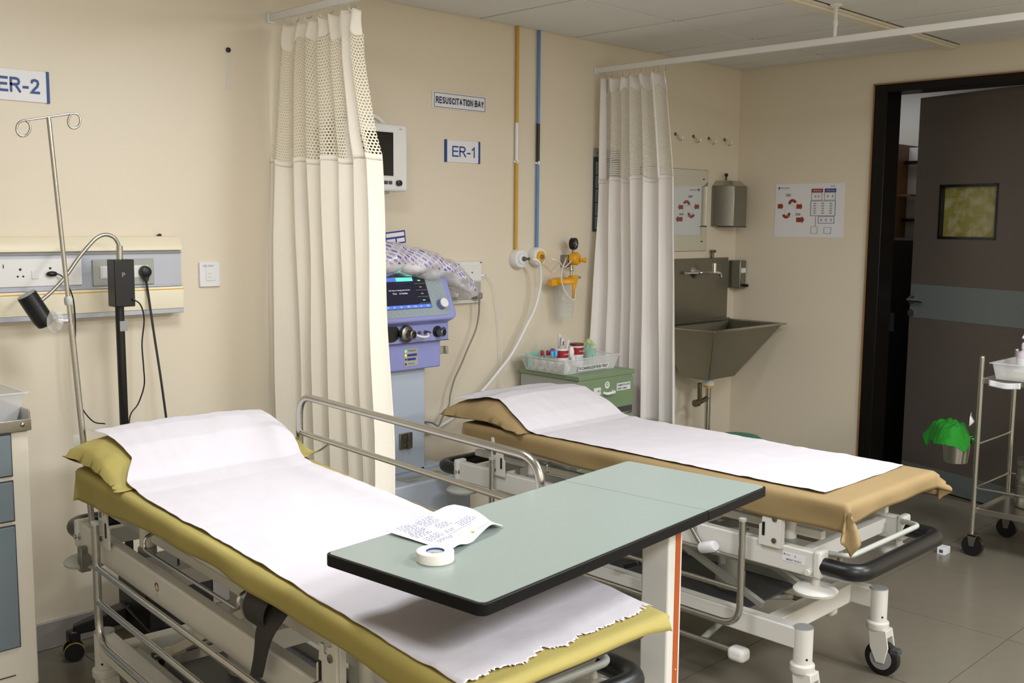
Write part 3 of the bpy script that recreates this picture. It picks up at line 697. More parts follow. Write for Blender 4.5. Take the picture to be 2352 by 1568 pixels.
# ------------------------------------------------------------------ handwash poster on the right wall (faces -x)
PE = -Y
t = thing('handwash_poster', 'white hygiene poster with rust-red arrows beside the door frame', 'poster', (0, -.263, 1.378))
PW, PH = .427, .300
def pt(u, v): return Vector((-.003, -u*PW, v*PH))
def prect(g, u0, u1, v0, v1, d=.0012, x=-.002):
    g.box(x-d, x, -u1*PW, -u0*PW, v0*PH, v1*PH)
G().box(-.002, 0, -PW, 0, 0, PH).build('sheet', 'signw', t)
def arrow(u, v, L2, hh, name='arrow'):
    pts = [(0, -.5), (.7, -.5), (.7, -.8), (1, 0), (.7, .8), (.7, .5), (0, .5)]
    a = G().prism([(p[0]*L2*PW, p[1]*hh*PH) for p in pts], Vector((-.002, -u*PW, v*PH)), PE, Z, .0008).build(name, 'red', t)
    return a
arrow(.04, .58, .085, .085); arrow(.32, .575, .09, .085); arrow(.325, .325, .12, .09)
def arc(u, v, a0, a1, r, w2):
    pts = []
    for k in range(13): a = lerp(a0, a1, k/12); pts.append((math.cos(a)*(r+w2), math.sin(a)*(r+w2)))
    for k in range(13): a = lerp(a1, a0, k/12); pts.append((math.cos(a)*(r-w2), math.sin(a)*(r-w2)))
    G().prism(pts, Vector((-.002, -u*PW, v*PH)), PE, Z, .0008).build('arrow', 'red', t)
arc(.262, .625, PI*1.02, .32, .019, .0085); arc(.172, .435, PI*1.05, 2*PI+.35, .018, .0085)
for r_ in ((.16, .23, .765, .815), (.315, .385, .405, .45)): g = G(); prect(g, *r_); g.build('grey_picture', 'gprint', t)
g = G()
for k in range(16):
    a = 2*PI*k/16; u = .235+.085*math.cos(a); v = .5+.115*math.sin(a); prect(g, u-.007, u+.007, v-.008, v+.008)
g.build('dotted_ring', 'gprint', t, kind='stuff').data.materials[0] = mat('print_pale_grey', s(205, 210, 212), .6)
g = G(); prect(g, .535, .70, .835, .902); g.build('red_heading', 'red', t)
g = G(); prect(g, .725, .885, .835, .902); g.build('blue_heading', 'pprint', t)
text('heading_lettering', 'HAND RUB', .05, .008, 'signw', t, pt(.56, .853)+Vector((-.0006, 0, 0)), PE, Z)
text('heading_lettering', 'HAND WASH', .05, .008, 'signw', t, pt(.75, .853)+Vector((-.0006, 0, 0)), PE, Z)
def outl(g, u0, u1, v0, v1, k=.005):
    prect(g, u0, u1, v0, v0+k); prect(g, u0, u1, v1-k, v1); prect(g, u0, u0+k*.7, v0, v1); prect(g, u1-k*.7, u1, v0, v1)
g = G(); outl(g, .535, .69, .69, .83); outl(g, .545, .64, .07, .20); prect(g, .605, .609, .2, .405); g.build('red_boxes', 'red', t)
g = G(); outl(g, .72, .88, .69, .83); outl(g, .645, .875, .26, .39, .007); outl(g, .735, .835, .07, .19); g.build('blue_boxes', 'pprint', t)
g = G(); outl(g, .53, .885, .40, .68, .008); g.build('grey_box', 'dprint', t)
g = G()
for k in range(3):
    for q in range(5): prect(g, .57+k*.115, .61+k*.115+.01*nz(k, q), .44+q*.045, .462+q*.045)
for k in range(3): prect(g, .68+k*.07, .70+k*.07, .30, .35)
for u in (.585, .63, .76, .83): prect(g, u, u+.02, .74, .78)
g.build('small_pictures', 'gprint', t, kind='stuff')
text('heading_lettering', 'Hospital', .055, .010, 'dprint', t, pt(.08, .905), PE, Z); G().prism([(0, .012), (.006, .016), (.012, .012), (.006, -.002)], pt(.04, .895), PE, Z, .0008).build('emblem', 'blue', t)
text('small_lettering', 'Kochi', .026, .008, 'pprint', t, pt(.81, .935), PE, Z)

# ------------------------------------------------------------------ wall unit in the room behind the door
t = thing('wall_cabinet', 'brown wall cabinet with open pale door and white paper seen through the doorway', 'cabinet', (.9, -.55, 1.372))
G().box(0, .02, 0, .11, 0, .575).box(.02, .32, .0, .02, 0, .575).box(.02, .32, .02, .5, 0, .02).box(.02, .32, .02, .5, .555, .575).build('carcass', 'woodb', t)
G().box(-.004, 0, .03, .075, .19, .52).build('hanging_paper', 'signw', t)
G().box(.03, .16, -.09, .0, .255, .268).build('shelf', 'woodb', t)
G().box(.17, .19, -.20, .0, 0, .56).build('open_door', 'whitep', t)
for z in (.465, .11): G().box(.11, .16, -.12, -.0, z-.010, z+.010).sphere((.12, -.095, z), .022, 8, (.8, .6, 1)).build('hinge', 'blackm', t)
t = thing('dark_cupboard', 'black glossy floor cupboard seen through the doorway', 'cupboard', (.62, -.60, 0))
G().box(0, .25, -.55, .68, .0, 1.365).build('body', mat('black_gloss', s(9, 9, 10), .2, var=.1), t, bevel=.003)
G().box(-.004, 0, -.12, .20, .82, .93).build('notice_strip', mat('dim_notice', s(58, 60, 70), .5), t)
# ------------------------------------------------------------------ curtain tracks
def track(x, label, z, y1):
    t = thing('curtain_track', label, 'curtain track', (x, 0, z))
    G().box(-.010, .010, y1, -.004, -.014, .014).build('rail', 'whitep', t, bevel=.003)
    G().box(-.016, .016, -.012, 0, -.020, .018).build('wall_bracket', 'whitep', t, bevel=.002)
    return t
t = track(-3.164, 'white curtain track above the cream curtain, fixed to the back wall', 2.202, -3.0)
t = track(-1.299, 'white curtain track crossing below the ceiling above the far curtain', 2.205, -3.6)
hg = G().cyl((0, -1.30, .0), (0, -1.30, .142), .008, 12).lathe((0, -1.30, .060), [(.011, 0), (.011, .02)], 12).build('hanger_rod', 'whitep', t)
G().lathe((0, -1.30, .130), [(.012, 0), (.026, .008), (.026, .014)], 20).build('ceiling_flange', 'whitep', t)
# ------------------------------------------------------------------ curtains
def curtain(x, label, mcloth, mnet, yt, yb, seed, nf, amp, band, drift=None, bottom=.47, zn=1.675, sag=None, group=None):
    """yt/yb: (y_start, y_end) tables over z as function; hangs in folds from the track"""
    t = thing('privacy_curtain', label, 'curtain', (x, 0, bottom))
    def path(u, z):
        y0 = pw(z, yt); y1 = pw(z, yb)
        ph = u*nf*2*PI + .9*math.sin(u*7+seed) + .5*nz(u*3, z*.8, seed)
        hf = (2.16-z)/1.7
        A = amp*(.55+.6*hf)*(1+.35*math.sin(u*11+seed*2))
        yy = lerp(y0, y1, u) + .012*math.sin(ph*1+1.3)*(.4+hf)
        xx = A*math.sin(ph) + .012*nz(u*6, z*2.2, seed+3) + (drift(u, z) if drift else 0)
        return Vector((xx, yy, z-bottom))
    flen = 1.0
    NU = 260
    # cloth panel
    top = lambda u: zn + .008*math.sin(u*nf*2*PI*.5+seed) - .010*nz(u*5, 2, seed)
    g = G().grid(NU, 46, lambda u, v: path(u, lerp(top(u), bottom+.004*math.sin(u*40), v)), None)
    g.build('cloth_panel', mcloth, t, solid=.0015, ang=80)
    hem = G().grid(NU, 1, lambda u, v: path(u, lerp(top(u), top(u)-.020, v))+Vector((-.0022, 0, 0)), None).build('upper_hem', mcloth, t, solid=.0012, ang=80)
    zh = lambda u: 2.110 - .022*abs(math.sin(u*nf*PI*1.3+seed)) - .05*max(0, nz(u*9, 5, seed))
    g = G().grid(NU, 34, lambda u, v: path(u, lerp(zh(u)+.004, top(u)-.004, v)), lambda u, v: (u*flen*1.0, v*.44))
    g.build('net_panel', mnet, t, ang=80)
    crump = lambda u, v: Vector((.010*math.sin(u*nf*5+v*2), .004*math.sin(u*70), 0))
    g = G().grid(NU, 8, lambda u, v: path(u, lerp(2.168-.012*abs(math.sin(u*nf*PI+seed)), zh(u), v))+crump(u, v)*(1-v*.5), None)
    g.build('header_band', mcloth, t, solid=.0015, ang=80)
    for k in range(11):
        u = (k+.5)/11; p = path(u, 2.162)
        G().tube(fillet([(0, p.y, 2.19-bottom), (.004, p.y, 2.172-bottom), (p.x, p.y, p.z)], .006), .0014, 6).build('glider_hook', 'steel', t)
    for (u0, wd) in band:
        g = G().grid(6, 40, lambda a, v: path(u0+wd*(a-.5)*(1 if v > .02 else 1), lerp(2.165, bottom if False else zn-.01, v))+Vector((-.006, 0, 0)), None)
        g.build('edge_strip', mcloth, t, solid=.001, ang=80)
    return t
T0 = [(.47, -.045), (1.0, -.035), (1.67, -.012), (2.0, -.05), (2.17, -.075)]
T1 = [(.47, -.715), (1.67, -.660), (1.75, -.63), (2.0, -.575), (2.17, -.565)]
def dr1(u, z): return -(.012+.05*smooth((2.1-z)/1.2))*smooth(1-u*4)
curtain(-3.164, 'cream privacy curtain with net top bunched between the two stretchers', 'cream', 'netc', T0, T1, 1.3, 7, .030, [(.84, .045)], drift=dr1)
T2 = [(.47, -.06), (1.0, -.06), (1.67, -.052), (2.17, -.05)]
T3 = [(.47, -.56), (1.67, -.515), (2.17, -.45)]
def dr2(u, z): return -.045*smooth(1-u*5)*smooth((1.7-z)/.9)
curtain(-1.299, 'off-white privacy curtain with net top in front of the sink', 'offw', 'netw', T2, T3, 4.1, 6, .024, [(.03, .05), (.80, .045)], drift=dr2, zn=1.672)

# ------------------------------------------------------------------ ventilator
t = thing('ventilator', 'lilac and pale blue ventilator on a column beside the cream curtain', 'ventilator', (-2.65, -.16, 0))
# local frame: x+2.65, y+.16
G().box(-.105, .106, 0, .14, .40, .84).build('column', 'paleb', t, bevel=.004)
bs = G().box(-.22, .216, -.17, .14, .06, .40).build('base_cabinet', 'paleb', t, bevel=.006)
G().box(.05, .20, .0, .14, .40, .412).build('rear_shelf', 'paleb', t, bevel=.002)
lp = G().prism([(-.10, -.145), (.125, -.145), (.125, -.06), (-.10, -.06)], (0, 0, .4005), X, Y, .0015).build('label_panel', 'greyc', bs)
G().prism([(.03, -.085), (.12, -.085), (.12, -.065), (.03, -.065)], (0, 0, .402), X, Y, .001).build('green_stripe', mat('stripe_green', s(176, 190, 40), .5), bs)
text('lettering', 'OXYMASTER', .085, .015, 'gprint', bs, (-.075, -.105, .402), X, Y); text('lettering', 'TRANSAIR', .04, .009, 'pprint', bs, (-.095, -.14, .402), X, Y)
for x in (-.18, .18):
    for y in (-.12, .09):
        G().cyl((x, y, .05), (x, y, .062), .012, 10).tube([(x-.010, y, .028), (x+.010, y, .028)], .028, 16).build('castor', 'black', t)
G().box(-.035, .03, -.012, 0, .505, .572).build('cable_hook_plate', 'steeld', t, bevel=.002)
G().box(-.002, .003, -.026, -.012, .505, .572).build('hook_rib', 'steeld', t, bevel=.001)
for z in (.52, .556): G().lathe((-.008, -.012, z), [(.004, 0), (.003, .003)], 10, (0,-1,0)).build('screw', 'steel', t)
# lower box with lamps panel
G().box(-.16, .154, -.045, .13, .842, .962).build('battery_box', 'lilac', t, bevel=.005)
ip = G().box(-.042, .030, -.047, -.044, .858, .932).build('indicator_panel', 'greyc', t, bevel=.001)
for z, m_ in ((.921, 'gled'), (.904, 'oled'), (.887, 'black'), (.868, 'black')): G().lathe((-.034, -.047, z), [(.0042, 0), (.0035, .002)], 12, (0,-1,0)).build('indicator_lamp', m_, ip)
G().box(-.026, .024, -.0485, -.047, .899, .909).box(-.026, .018, -.0485, -.047, .882, .892).build('dark_key', 'pprint', ip, bevel=.0004)
text('small_lettering', 'Power in', .04, .007, 'dprint', ip, (-.022, -.0475, .919), X, Z); text('small_lettering', 'Battery', .03, .006, 'dprint', ip, (-.02, -.0475, .866), X, Z)
G().box(.154, .20, -.02, -.012, .890, .922).box(.197, .212, -.03, -.002, .890, .922).build('side_clamp', 'steel', t, bevel=.002)
# port box
G().box(-.17, .182, -.065, .13, .955, 1.045).build('port_box', 'lilac', t, bevel=.005)
pb = G().box(-.17, .182, -.068, -.064, .955, .957).build('port_seam', 'dprint', t)
G().lathe((-.115, -.062, 1.0), [(.034, 0), (.034, .004)], 28, (0,-1,0)).box(-.17, -.115, -.068, -.062, .966, 1.034).build('dark_recess', 'blackm', t)
G().lathe((-.055, -.066, .996), [(.032, 0), (.034, .004), (.034, .018), (.028, .022), (.018, .024), (.018, .05), (.015, .052), (.013, .052), (.013, .03)], 28, (.15,-1,0)).build('exhaust_port', 'steeld', t)
G().lathe((.118, -.066, .994), [(.024, 0), (.024, .003)], 26, (0,-1,0)).build('port_well', 'blackm', t)
G().lathe((.122, -.068, .992), [(.016, 0), (.017, .03), (.015, .032), (.012, .032), (.012, .012)], 24, (.2,-1,0)).build('inspiratory_port', 'steeld', t)
G().lathe((.153, -.0655, .996), [(.0145, 0), (.0145, .0012)], 24, (0,-1,0)).build('manual_symbol', 'pprint', t)
G().prism([(-.006, -.006), (.004, -.008), (.007, .0), (.001, .002), (-.002, .008)], (.153, -.0668, .996), X, Z, .0006).build('symbol_figure', 'signw', t)
G().prism([(0, 0), (.016, 0), (.008, .015)], (-.036, -.0655, 1.022), X, Z, .0008).build('warning_triangle', 'sucy', t)
G().tube(spline([(-.02, -.09, .992), (.01, -.10, .982), (.04, -.10, .982), (.052, -.085, .99)], 6), .0055, 10).build('silicone_tube', 'whitep', t)
G().lathe((.052, -.066, .996), [(.008, 0), (.006, .018), (.003, .03)], 14, (.3,-1,0)).lathe((.020, -.066, .996), [(.007, 0), (.005, .016)], 14, (0,-1,0)).build('small_nipples', 'steeld', t)
text('small_lettering', 'Exp Valve', .022, .004, 'dprint', t, (-.035, -.0656, .961), X, Z); text('small_lettering', 'To patient', .022, .004, 'dprint', t, (.108, -.0656, .961), X, Z)
# tilted control console: build flat (front at y=0) then tilt back
cons = bpy.data.objects.new('console', None); 
TM = Matrix.Translation((0.0, -.115, 1.05)) @ Matrix.Rotation(-math.radians(24), 4, 'X')
def cb(g, name, m, par, **k): return g.xf(TM).build(name, m, par, **k)
hs = []
for k, (cx, cz) in enumerate(((.192, .03), (.192, .165), (-.205, .165), (-.205, .03))):
    a0 = (-PI/2, 0, PI/2, PI)[k]
    for q in range(6): a = a0+q*PI/10; rr = .03; hs.append((cx-(.03 if k in (0,1) else -.03)+math.cos(a)*rr+(.03 if k in (0,1) else -.03)*0, cz+math.sin(a)*rr))
cons = cb(G().prism(hs, (0, .075, 0), X, Z, .075), 'console_shell', 'lilac', t, bevel=.010, seg=3)
cf = cb(G().prism([(-.19, .018), (.135, .018), (.158, .03), (.158, .19), (-.19, .19)], (0, -.0005, 0), X, Z, .002), 'control_panel', 'pgrey', t, bevel=.0008)
cb(G().box(-.178, .066, -.0042, -.0025, .052, .188), 'screen_bezel', 'dgrey', t)
sc = cb(G().box(-.174, .062, -.0052, -.004, .066, .186), 'screen', 'scrdark', t)
cb(G().box(-.174, -.085, -.0058, -.005, .170, .186), 'title_bar', 'scrblue', sc); cb(G().box(-.085, .0, -.0058, -.005, .170, .186), 'teal_bar', 'scrteal', sc)
cb(G().box(-.174, .062, -.0058, -.005, .054, .068), 'softkey_bar', 'scrblue', sc)
for k in range(4): cb(G().box(.004, .060, -.0058, -.005, .072+k*.0285, .0730+k*.0285), 'divider', 'gprint', sc); cb(G().box(.026, .038, -.0058, -.005, .084+k*.0285, .0875+k*.0285), 'reading', ['scrteal', 'ylw', 'ylw', 'gled'][k], sc)
for st, w_, z in (('Use keys to change parameters', .108, .128), ('Press     to Ventilate', .074, .115)):
    o = text('screen_lettering', st, w_, .0075, 'scrtext', sc, (-.135 if w_ > .1 else -.118, -.0058, z), X, Z); o.data.transform(TM)
for k, st in enumerate(('21', '0', '5', '400', '1:2', '5', '18')):
    o = text('softkey_lettering', st, .003+.0035*len(st), .006, 'scrtext', sc, (-.166+k*.034, -.0062, .058), X, Z); o.data.transform(TM)
for k in range(8): cb(G().lathe((-.160+k*.030, -.0022, .036), [(.0115, 0), (.0115, .0012), (.0100, .0014), (.0100, .0006)], 20, (0,-1,0)), 'round_key', 'pgrey', t)
cb(G().lathe((-.19, -.0022, .036), [(.0115, 0), (.0115, .0012)], 20, (0,-1,0)), 'round_key', 'pgrey', t)
for i in range(2):
    for j in range(3): cb(G().lathe((.088+i*.030, -.0022, .105+j*.027), [(.0115, 0), (.0115, .0014), (.0095, .0016), (.0095, .0008)], 20, (0,-1,0)), 'round_key', 'pgrey', t)
cb(G().lathe((.115, -.002, .062), [(.022, 0), (.0215, .020), (.0205, .024)], 32, (0,-1,0)), 'knob_skirt', mat('knob_grey_blue', s(120, 128, 165), .4), t)
cb(G().lathe((.115, -.024, .062), [(.0205, 0), (.020, .006), (.018, .008)], 32, (0,-1,0)), 'knob_cap', 'signw', t)
# printed plastic bag resting over the console
bgo = thing('plastic_bag', 'clear purple-printed plastic bag with white linen draped over the ventilator', 'bag', (-2.65, -.16, 1.18))
def bagtop(u):   # u 0..1 along x from -.17 to .40
    return pw(u, [(0, .190), (.12, .192), (.35, .170), (.55, .146), (.7, .116), (.85, .066), (.95, .012), (1, -.035)])
def bagbot(u):
    return pw(u, [(0, .045), (.2, .048), (.35, .035), (.5, .022), (.62, .018), (.72, -.004), (.82, -.026), (.93, -.062), (1, -.052)])
def bagf(u, v):
    x = lerp(-.20, .405, u)
    z0, z1 = bagbot(u), bagtop(u); a = lerp(-PI*.5, PI*1.5, v)
    h = (z1-z0)/2; zc = (z0+z1)/2; yc = lerp(.0, .02, u); dpt = .13*(1-.75*u**3)
    cr = .008*nz(u*9, math.sin(a)*1.6, math.cos(a)*1.6)+.0016*nz(u*26, math.sin(a)*4, math.cos(a)*4)
    return Vector((x+.3*cr, yc-math.cos(a)*(dpt+cr*2.)*1, zc+math.sin(a)*(h+cr*1.2)))
g = G().grid(90, 60, bagf, lambda u, v: (u*.6, abs(v-.5)*0+ (.30*v if v < .5 else .30*(1-v)*1)+.055)); 
g.build('bag_film', 'bag', bgo, ang=80)
def linf(u, v):
    p = bagf(.02+u*.86, v); q = Vector((p.x, 0.0, (bagbot(.02+u*.86)+bagtop(.02+u*.86))/2)); return q+(p-q)*.82*(1 if .01 < u < .99 else .02)
G().grid(50, 36, linf).build('folded_linen', 'cotton', bgo, ang=80)
t2 = thing('leaflet', 'blue and white card standing up behind the plastic bag on the ventilator', 'card', (-2.775, -.13, 1.345))
R_ = Matrix.Translation((0, 0, 0)) @ Matrix.Rotation(math.radians(-6), 4, 'Y')
G().box(0, .155, -.002, .002, -.0, .052).xf(R_).build('card', 'pprint', t2)
for a, b, c, d in ((.055, .148, .030, .046), (.055, .100, .006, .022), (.108, .148, .006, .022)): G().box(a, b, -.0035, -.002, c, d).xf(R_).build('white_panel', 'signw', t2)
G().box(.012, .052, -.0035, -.002, .008, .040).xf(R_).build('blue_panel', 'blue', t2)

# ------------------------------------------------------------------ green bedside cabinet
t = thing('bedside_cabinet', 'grey bedside cabinet with sage green top and drawers behind the far stretcher', 'cabinet', (-1.855, -.035, 0))
# local x 0..0.40, y 0..-0.38 ; top z .755
G().box(-.002, .398, -.385, .0, .735, .757).build('top', 'green', t, bevel=.003)
G().box(.006, .39, -.375, -.006, .02, .735).build('body', 'greyc', t, bevel=.002)
d1 = G().box(.008, .388, -.384, -.374, .585, .728).build('drawer', 'green', t, bevel=.003)
G().box(.008, .388, -.384, -.374, .33, .545).build('drawer', 'green', t, bevel=.003)
G().box(.008, .388, -.384, -.374, .05, .32).build('door', 'green', t, bevel=.003)
G().box(.008, .388, -.380, -.374, .548, .582).build('dark_gap', 'dgrey', t)
G().tube(fillet([(.17, -.384, .665), (.175, -.402, .662), (.232, -.402, .665), (.237, -.384, .667)], .01), .0075, 12).build('handle', 'signw', d1)
G().lathe((.195, -.384, .700), [(.017, 0), (.017, .0012)], 28, (0,-1,0)).build('round_label', 'signw', d1)
for a0, m_ in ((.2, 'gprint'), (1.7, 'dprint'), (3.2, 'red'), (4.7, 'pprint')):
    pts = [(math.cos(a0+k*.2)*.0085, math.sin(a0+k*.2)*.0085) for k in range(8)]+[(math.cos(a0+k*.2)*.0055, math.sin(a0+k*.2)*.0055) for k in range(7, -1, -1)]
    G().prism(pts, (.195, -.3852, .703), X, Z, .0006).build('emblem_ring', m_, d1)
lb = G().box(.265, .365, -.3855, -.384, .665, .700).build('drawer_label', 'signw', d1)
text('lettering', 'EXAMINATION GLOVES', .09, .009, 'dprint', lb, (.27, -.386, .686), X, Z, .01); text('lettering', 'INSERT O RINGS', .068, .009, 'dprint', lb, (.27, -.386, .670), X, Z, .01)
lb = G().box(.10, .150, -.3855, -.384, .660, .694).build('drawer_label', 'signw', d1); text('lettering', 'ECG', .02, .009, 'dprint', lb, (.125, -.386, .674), X, Z, .01)
for x in (.03, .365):
    for y in (-.34, -.04): G().cyl((x, y, 0), (x, y, .022), .014, 12).build('foot', 'black', t)
# tray and contents
tt = thing('supply_tray', 'translucent plastic tray lettered IV CANNULIZATION TRAY on the green cabinet', 'tray', (-1.885, -.07, .758))
def opentray(g, x0, x1, y0, y1, h, fl_=.018, th=.0025, rim=.010):
    bo = [(x0+fl_, y0+fl_), (x1-fl_, y0+fl_), (x1-fl_, y1-fl_), (x0+fl_, y1-fl_)]; to = [(x0, y0), (x1, y0), (x1, y1), (x0, y1)]
    g.add([(*p, 0) for p in bo]+[(*p, h) for p in to], [(0,1,2,3), (0,1,5,4), (1,2,6,5), (2,3,7,6), (3,0,4,7)])
    return g
G2 = opentray(G(), 0, .385, -.285, -.005, .068); G2.build('tray_body', 'frost', tt, solid=.0025, bevel=.004)
g = G()
for a, b, c, d in ((-.008, .393, -.293, -.281), (-.008, .393, -.009, .003), (-.008, .004, -.281, -.009), (.381, .393, -.281, -.009)): g.box(a, b, c, d, .065, .070)
g.build('tray_rim', 'frost', tt, bevel=.0015)
lab = G().prism([(.095, .010), (.310, .010), (.310, .036), (.095, .036)], (0, -.2785, 0), X, Vector((0, -.26, 1)).normalized(), .001).build('paper_label', 'signw', tt)
text('lettering', 'IV CANNULIZATION TRAY', .20, .015, 'black', tt, (.100, -.284, .0155), X, Vector((0, -.26, 1)).normalized(), .012)
# rolls of tape visible through the near end
for k in range(5):
    y = -.250+k*.048
    rr = thing('tape_roll', ['tape roll at the front left corner inside the tray', 'second tape roll from the front along the left end of the tray', 'middle tape roll along the left end of the tray', 'fourth tape roll from the front along the left end of the tray', 'rearmost tape roll along the left end of the tray'][k], 'tape roll', (-1.885+.030, -.07+y, .785), group='white tape rolls along the left end of the tray')
    G().lathe((0, 0, 0), [(.006, 0), (.0225, .0), (.0235, .002), (.0235, .022), (.0225, .024), (.006, .024)], 24, (1,0,0)).build('roll', 'tapew', rr)
    G().lathe((-.0008, 0, 0), [(.0042, 0), (.0042, .001)], 12, (-1,0,0)).build('core', 'dprint', rr)
def jar(x, y, label, open_, h=.098):
    j = thing('medicine_jar', label, 'jar', (x, y, .762))
    G().lathe((0, 0, 0), [(.030, 0), (.032, .003), (.032, h), (.030, h+.002)], 32).build('jar_body', 'whitep', j)
    G().lathe((0, 0, .012), [(.0324, 0), (.0324, .046)], 32).build('paper_label', 'signw', j)
    G().lathe((0, 0, .058), [(.0326, 0), (.0326, .034)], 32).build('red_label_band', 'redc', j)
    text('lettering', 'POVIDONE', .036, .006, 'signw', j, (-.020, -.0332, .072), X, Z, .01)
    g = G()
    for q in range(4): g.box(-.02, .012+.006*nz(q, 2), -.0330, -.0320, .022+q*.008, .0228+q*.008)
    g.build('printed_lines', 'pprint', j)
    if open_: G().lathe((0, 0, h+.002), [(.033, 0), (.034, .004), (.033, .010), (.030, .011)], 32).build('brown_lid', mat('jar_lid_brown', s(110, 40, 32), .35), j)
    return j
jar(-1.765, -.225, 'white jar with red band and cotton bulging out, left of two jars in the tray', False)
jar(-1.620, -.190, 'white jar with red band and brown rim, right of two jars in the tray', True)
g = G()
for q in range(9): g.sphere((.020*nz(q, 3), .018*nz(q, 9), .105+.012*nz(q, 5)), .016, 6, (1, 1, .8))
o = tag(g.build('cotton_tuft', 'cotton', loc=(-1.765, -.225, .762)), 'white cotton wool bulging from the open left jar in the tray', 'cotton wool')
o = tag(G().sphere((0, 0, 0), .02, 8, (.8, .6, 1.5)).sphere((.012, 0, -.03), .012, 8, (1, .7, 1.6)).build('cotton_piece', 'cotton', loc=(-1.708, -.235, .838)), 'white cotton piece hanging between the two jars', 'cotton wool')
def pack(x, y, z, lx, h, rz, label, m_, strip=None):
    p = thing('syringe_pack', label, 'sterile pack', (x, y, z), 0)
    R_ = Matrix.Rotation(rz, 4, 'Y')
    G().box(-lx/2, lx/2, -.0015, .0015, 0, h).xf(R_).build('wrapper', m_, p)
    G().cyl((0, -.003, .01), (0, -.003, h-.01), .006, 10).xf(R_).build('barrel', 'whitep', p)
    if strip: G().box(-.003, .003, -.0115, -.009, h*.25, h*.75).xf(R_).build('coloured_strip', strip, p)
pack(-1.750, -.205, .83, .040, .085, .12, 'upright clear pack with red marking standing in the left jar', 'clear', 'red')
pack(-1.722, -.165, .83, .018, .100, .04, 'slim pack with blue-violet marking behind the left jar', 'clear', 'purple')
pack(-1.672, -.160, .80, .030, .100, .25, 'clear syringe pack leaning between the two jars', 'clear')
tb = 0
for k, (x, y, m_) in enumerate(((-1.792, -.150, 'redc'), (-1.775, -.170, 'redc'), (-1.783, -.205, 'cyan'), (-1.766, -.212, 'cyan'), (-1.760, -.180, 'redc'), (-1.750, -.155, 'cyan'), (-1.745, -.195, 'cyan'), (-1.728, -.170, 'cyan'), (-1.722, -.145, 'purple'), (-1.706, -.155, 'purple'), (-1.700, -.130, 'purple'), (-1.688, -.165, 'purple'))):
    x -= .058; y -= .03
    cn = {'redc': 'dark red', 'cyan': 'light blue', 'purple': 'purple'}[m_]
    v = thing('sample_tube', cn+'-capped sample tube in the tray left of the jars', 'sample tube', (x, y, .774), group=cn+'-capped sample tubes in the tray')
    G().lathe((0, 0, 0), [(.002, 0), (.0055, .006), (.006, .060), (.006, .062)], 12).build('glass', 'clear', v)
    G().lathe((0, 0, .058), [(.0078, 0), (.0082, .002), (.0082, .021), (.0070, .023)], 14).build('cap', m_, v)
for k, (y, z) in enumerate(((-.06, .775), (-.045, .78))):
    p = tag(G().box(-.06, .06, -.0015, .0015, 0, .062).xf(Matrix.Rotation(-.08, 4, 'Y')).build('gauze_pack', 'frostg', loc=(-1.82, -.08+y*.6, z)), ['green-printed flat pack at the back left of the tray, front one', 'green-printed flat pack at the back left of the tray, rear one'][k], 'gauze pack')
def crumple(x, y, z, sx_, sy_, sz_, m_, label, sd):
    g = G().sphere((0, 0, 0), 1, 12)
    for v in g.v:
        d = 1+.35*noise.noise(v*1.8+Vector((sd, 0, 0)))+.12*noise.noise(v*5+Vector((0, sd, 0))); v.x *= sx_*d; v.y *= sy_*d; v.z *= sz_*d
    return tag(g.build('wrapped_pack', m_, loc=(x, y, z), ang=30), label, 'pack')
crumple(-1.515, -.18, .81, .028, .035, .048, 'frostg', 'pale mint wrapped pack right of the jars in the tray', 3)
M['frosty'] = clear('frosted_lime_pack', s(214, 226, 160), .75, .35)
crumple(-1.485, -.15, .825, .026, .04, .052, 'frosty', 'lime tinted wrapped pack at the right end of the tray', 8)
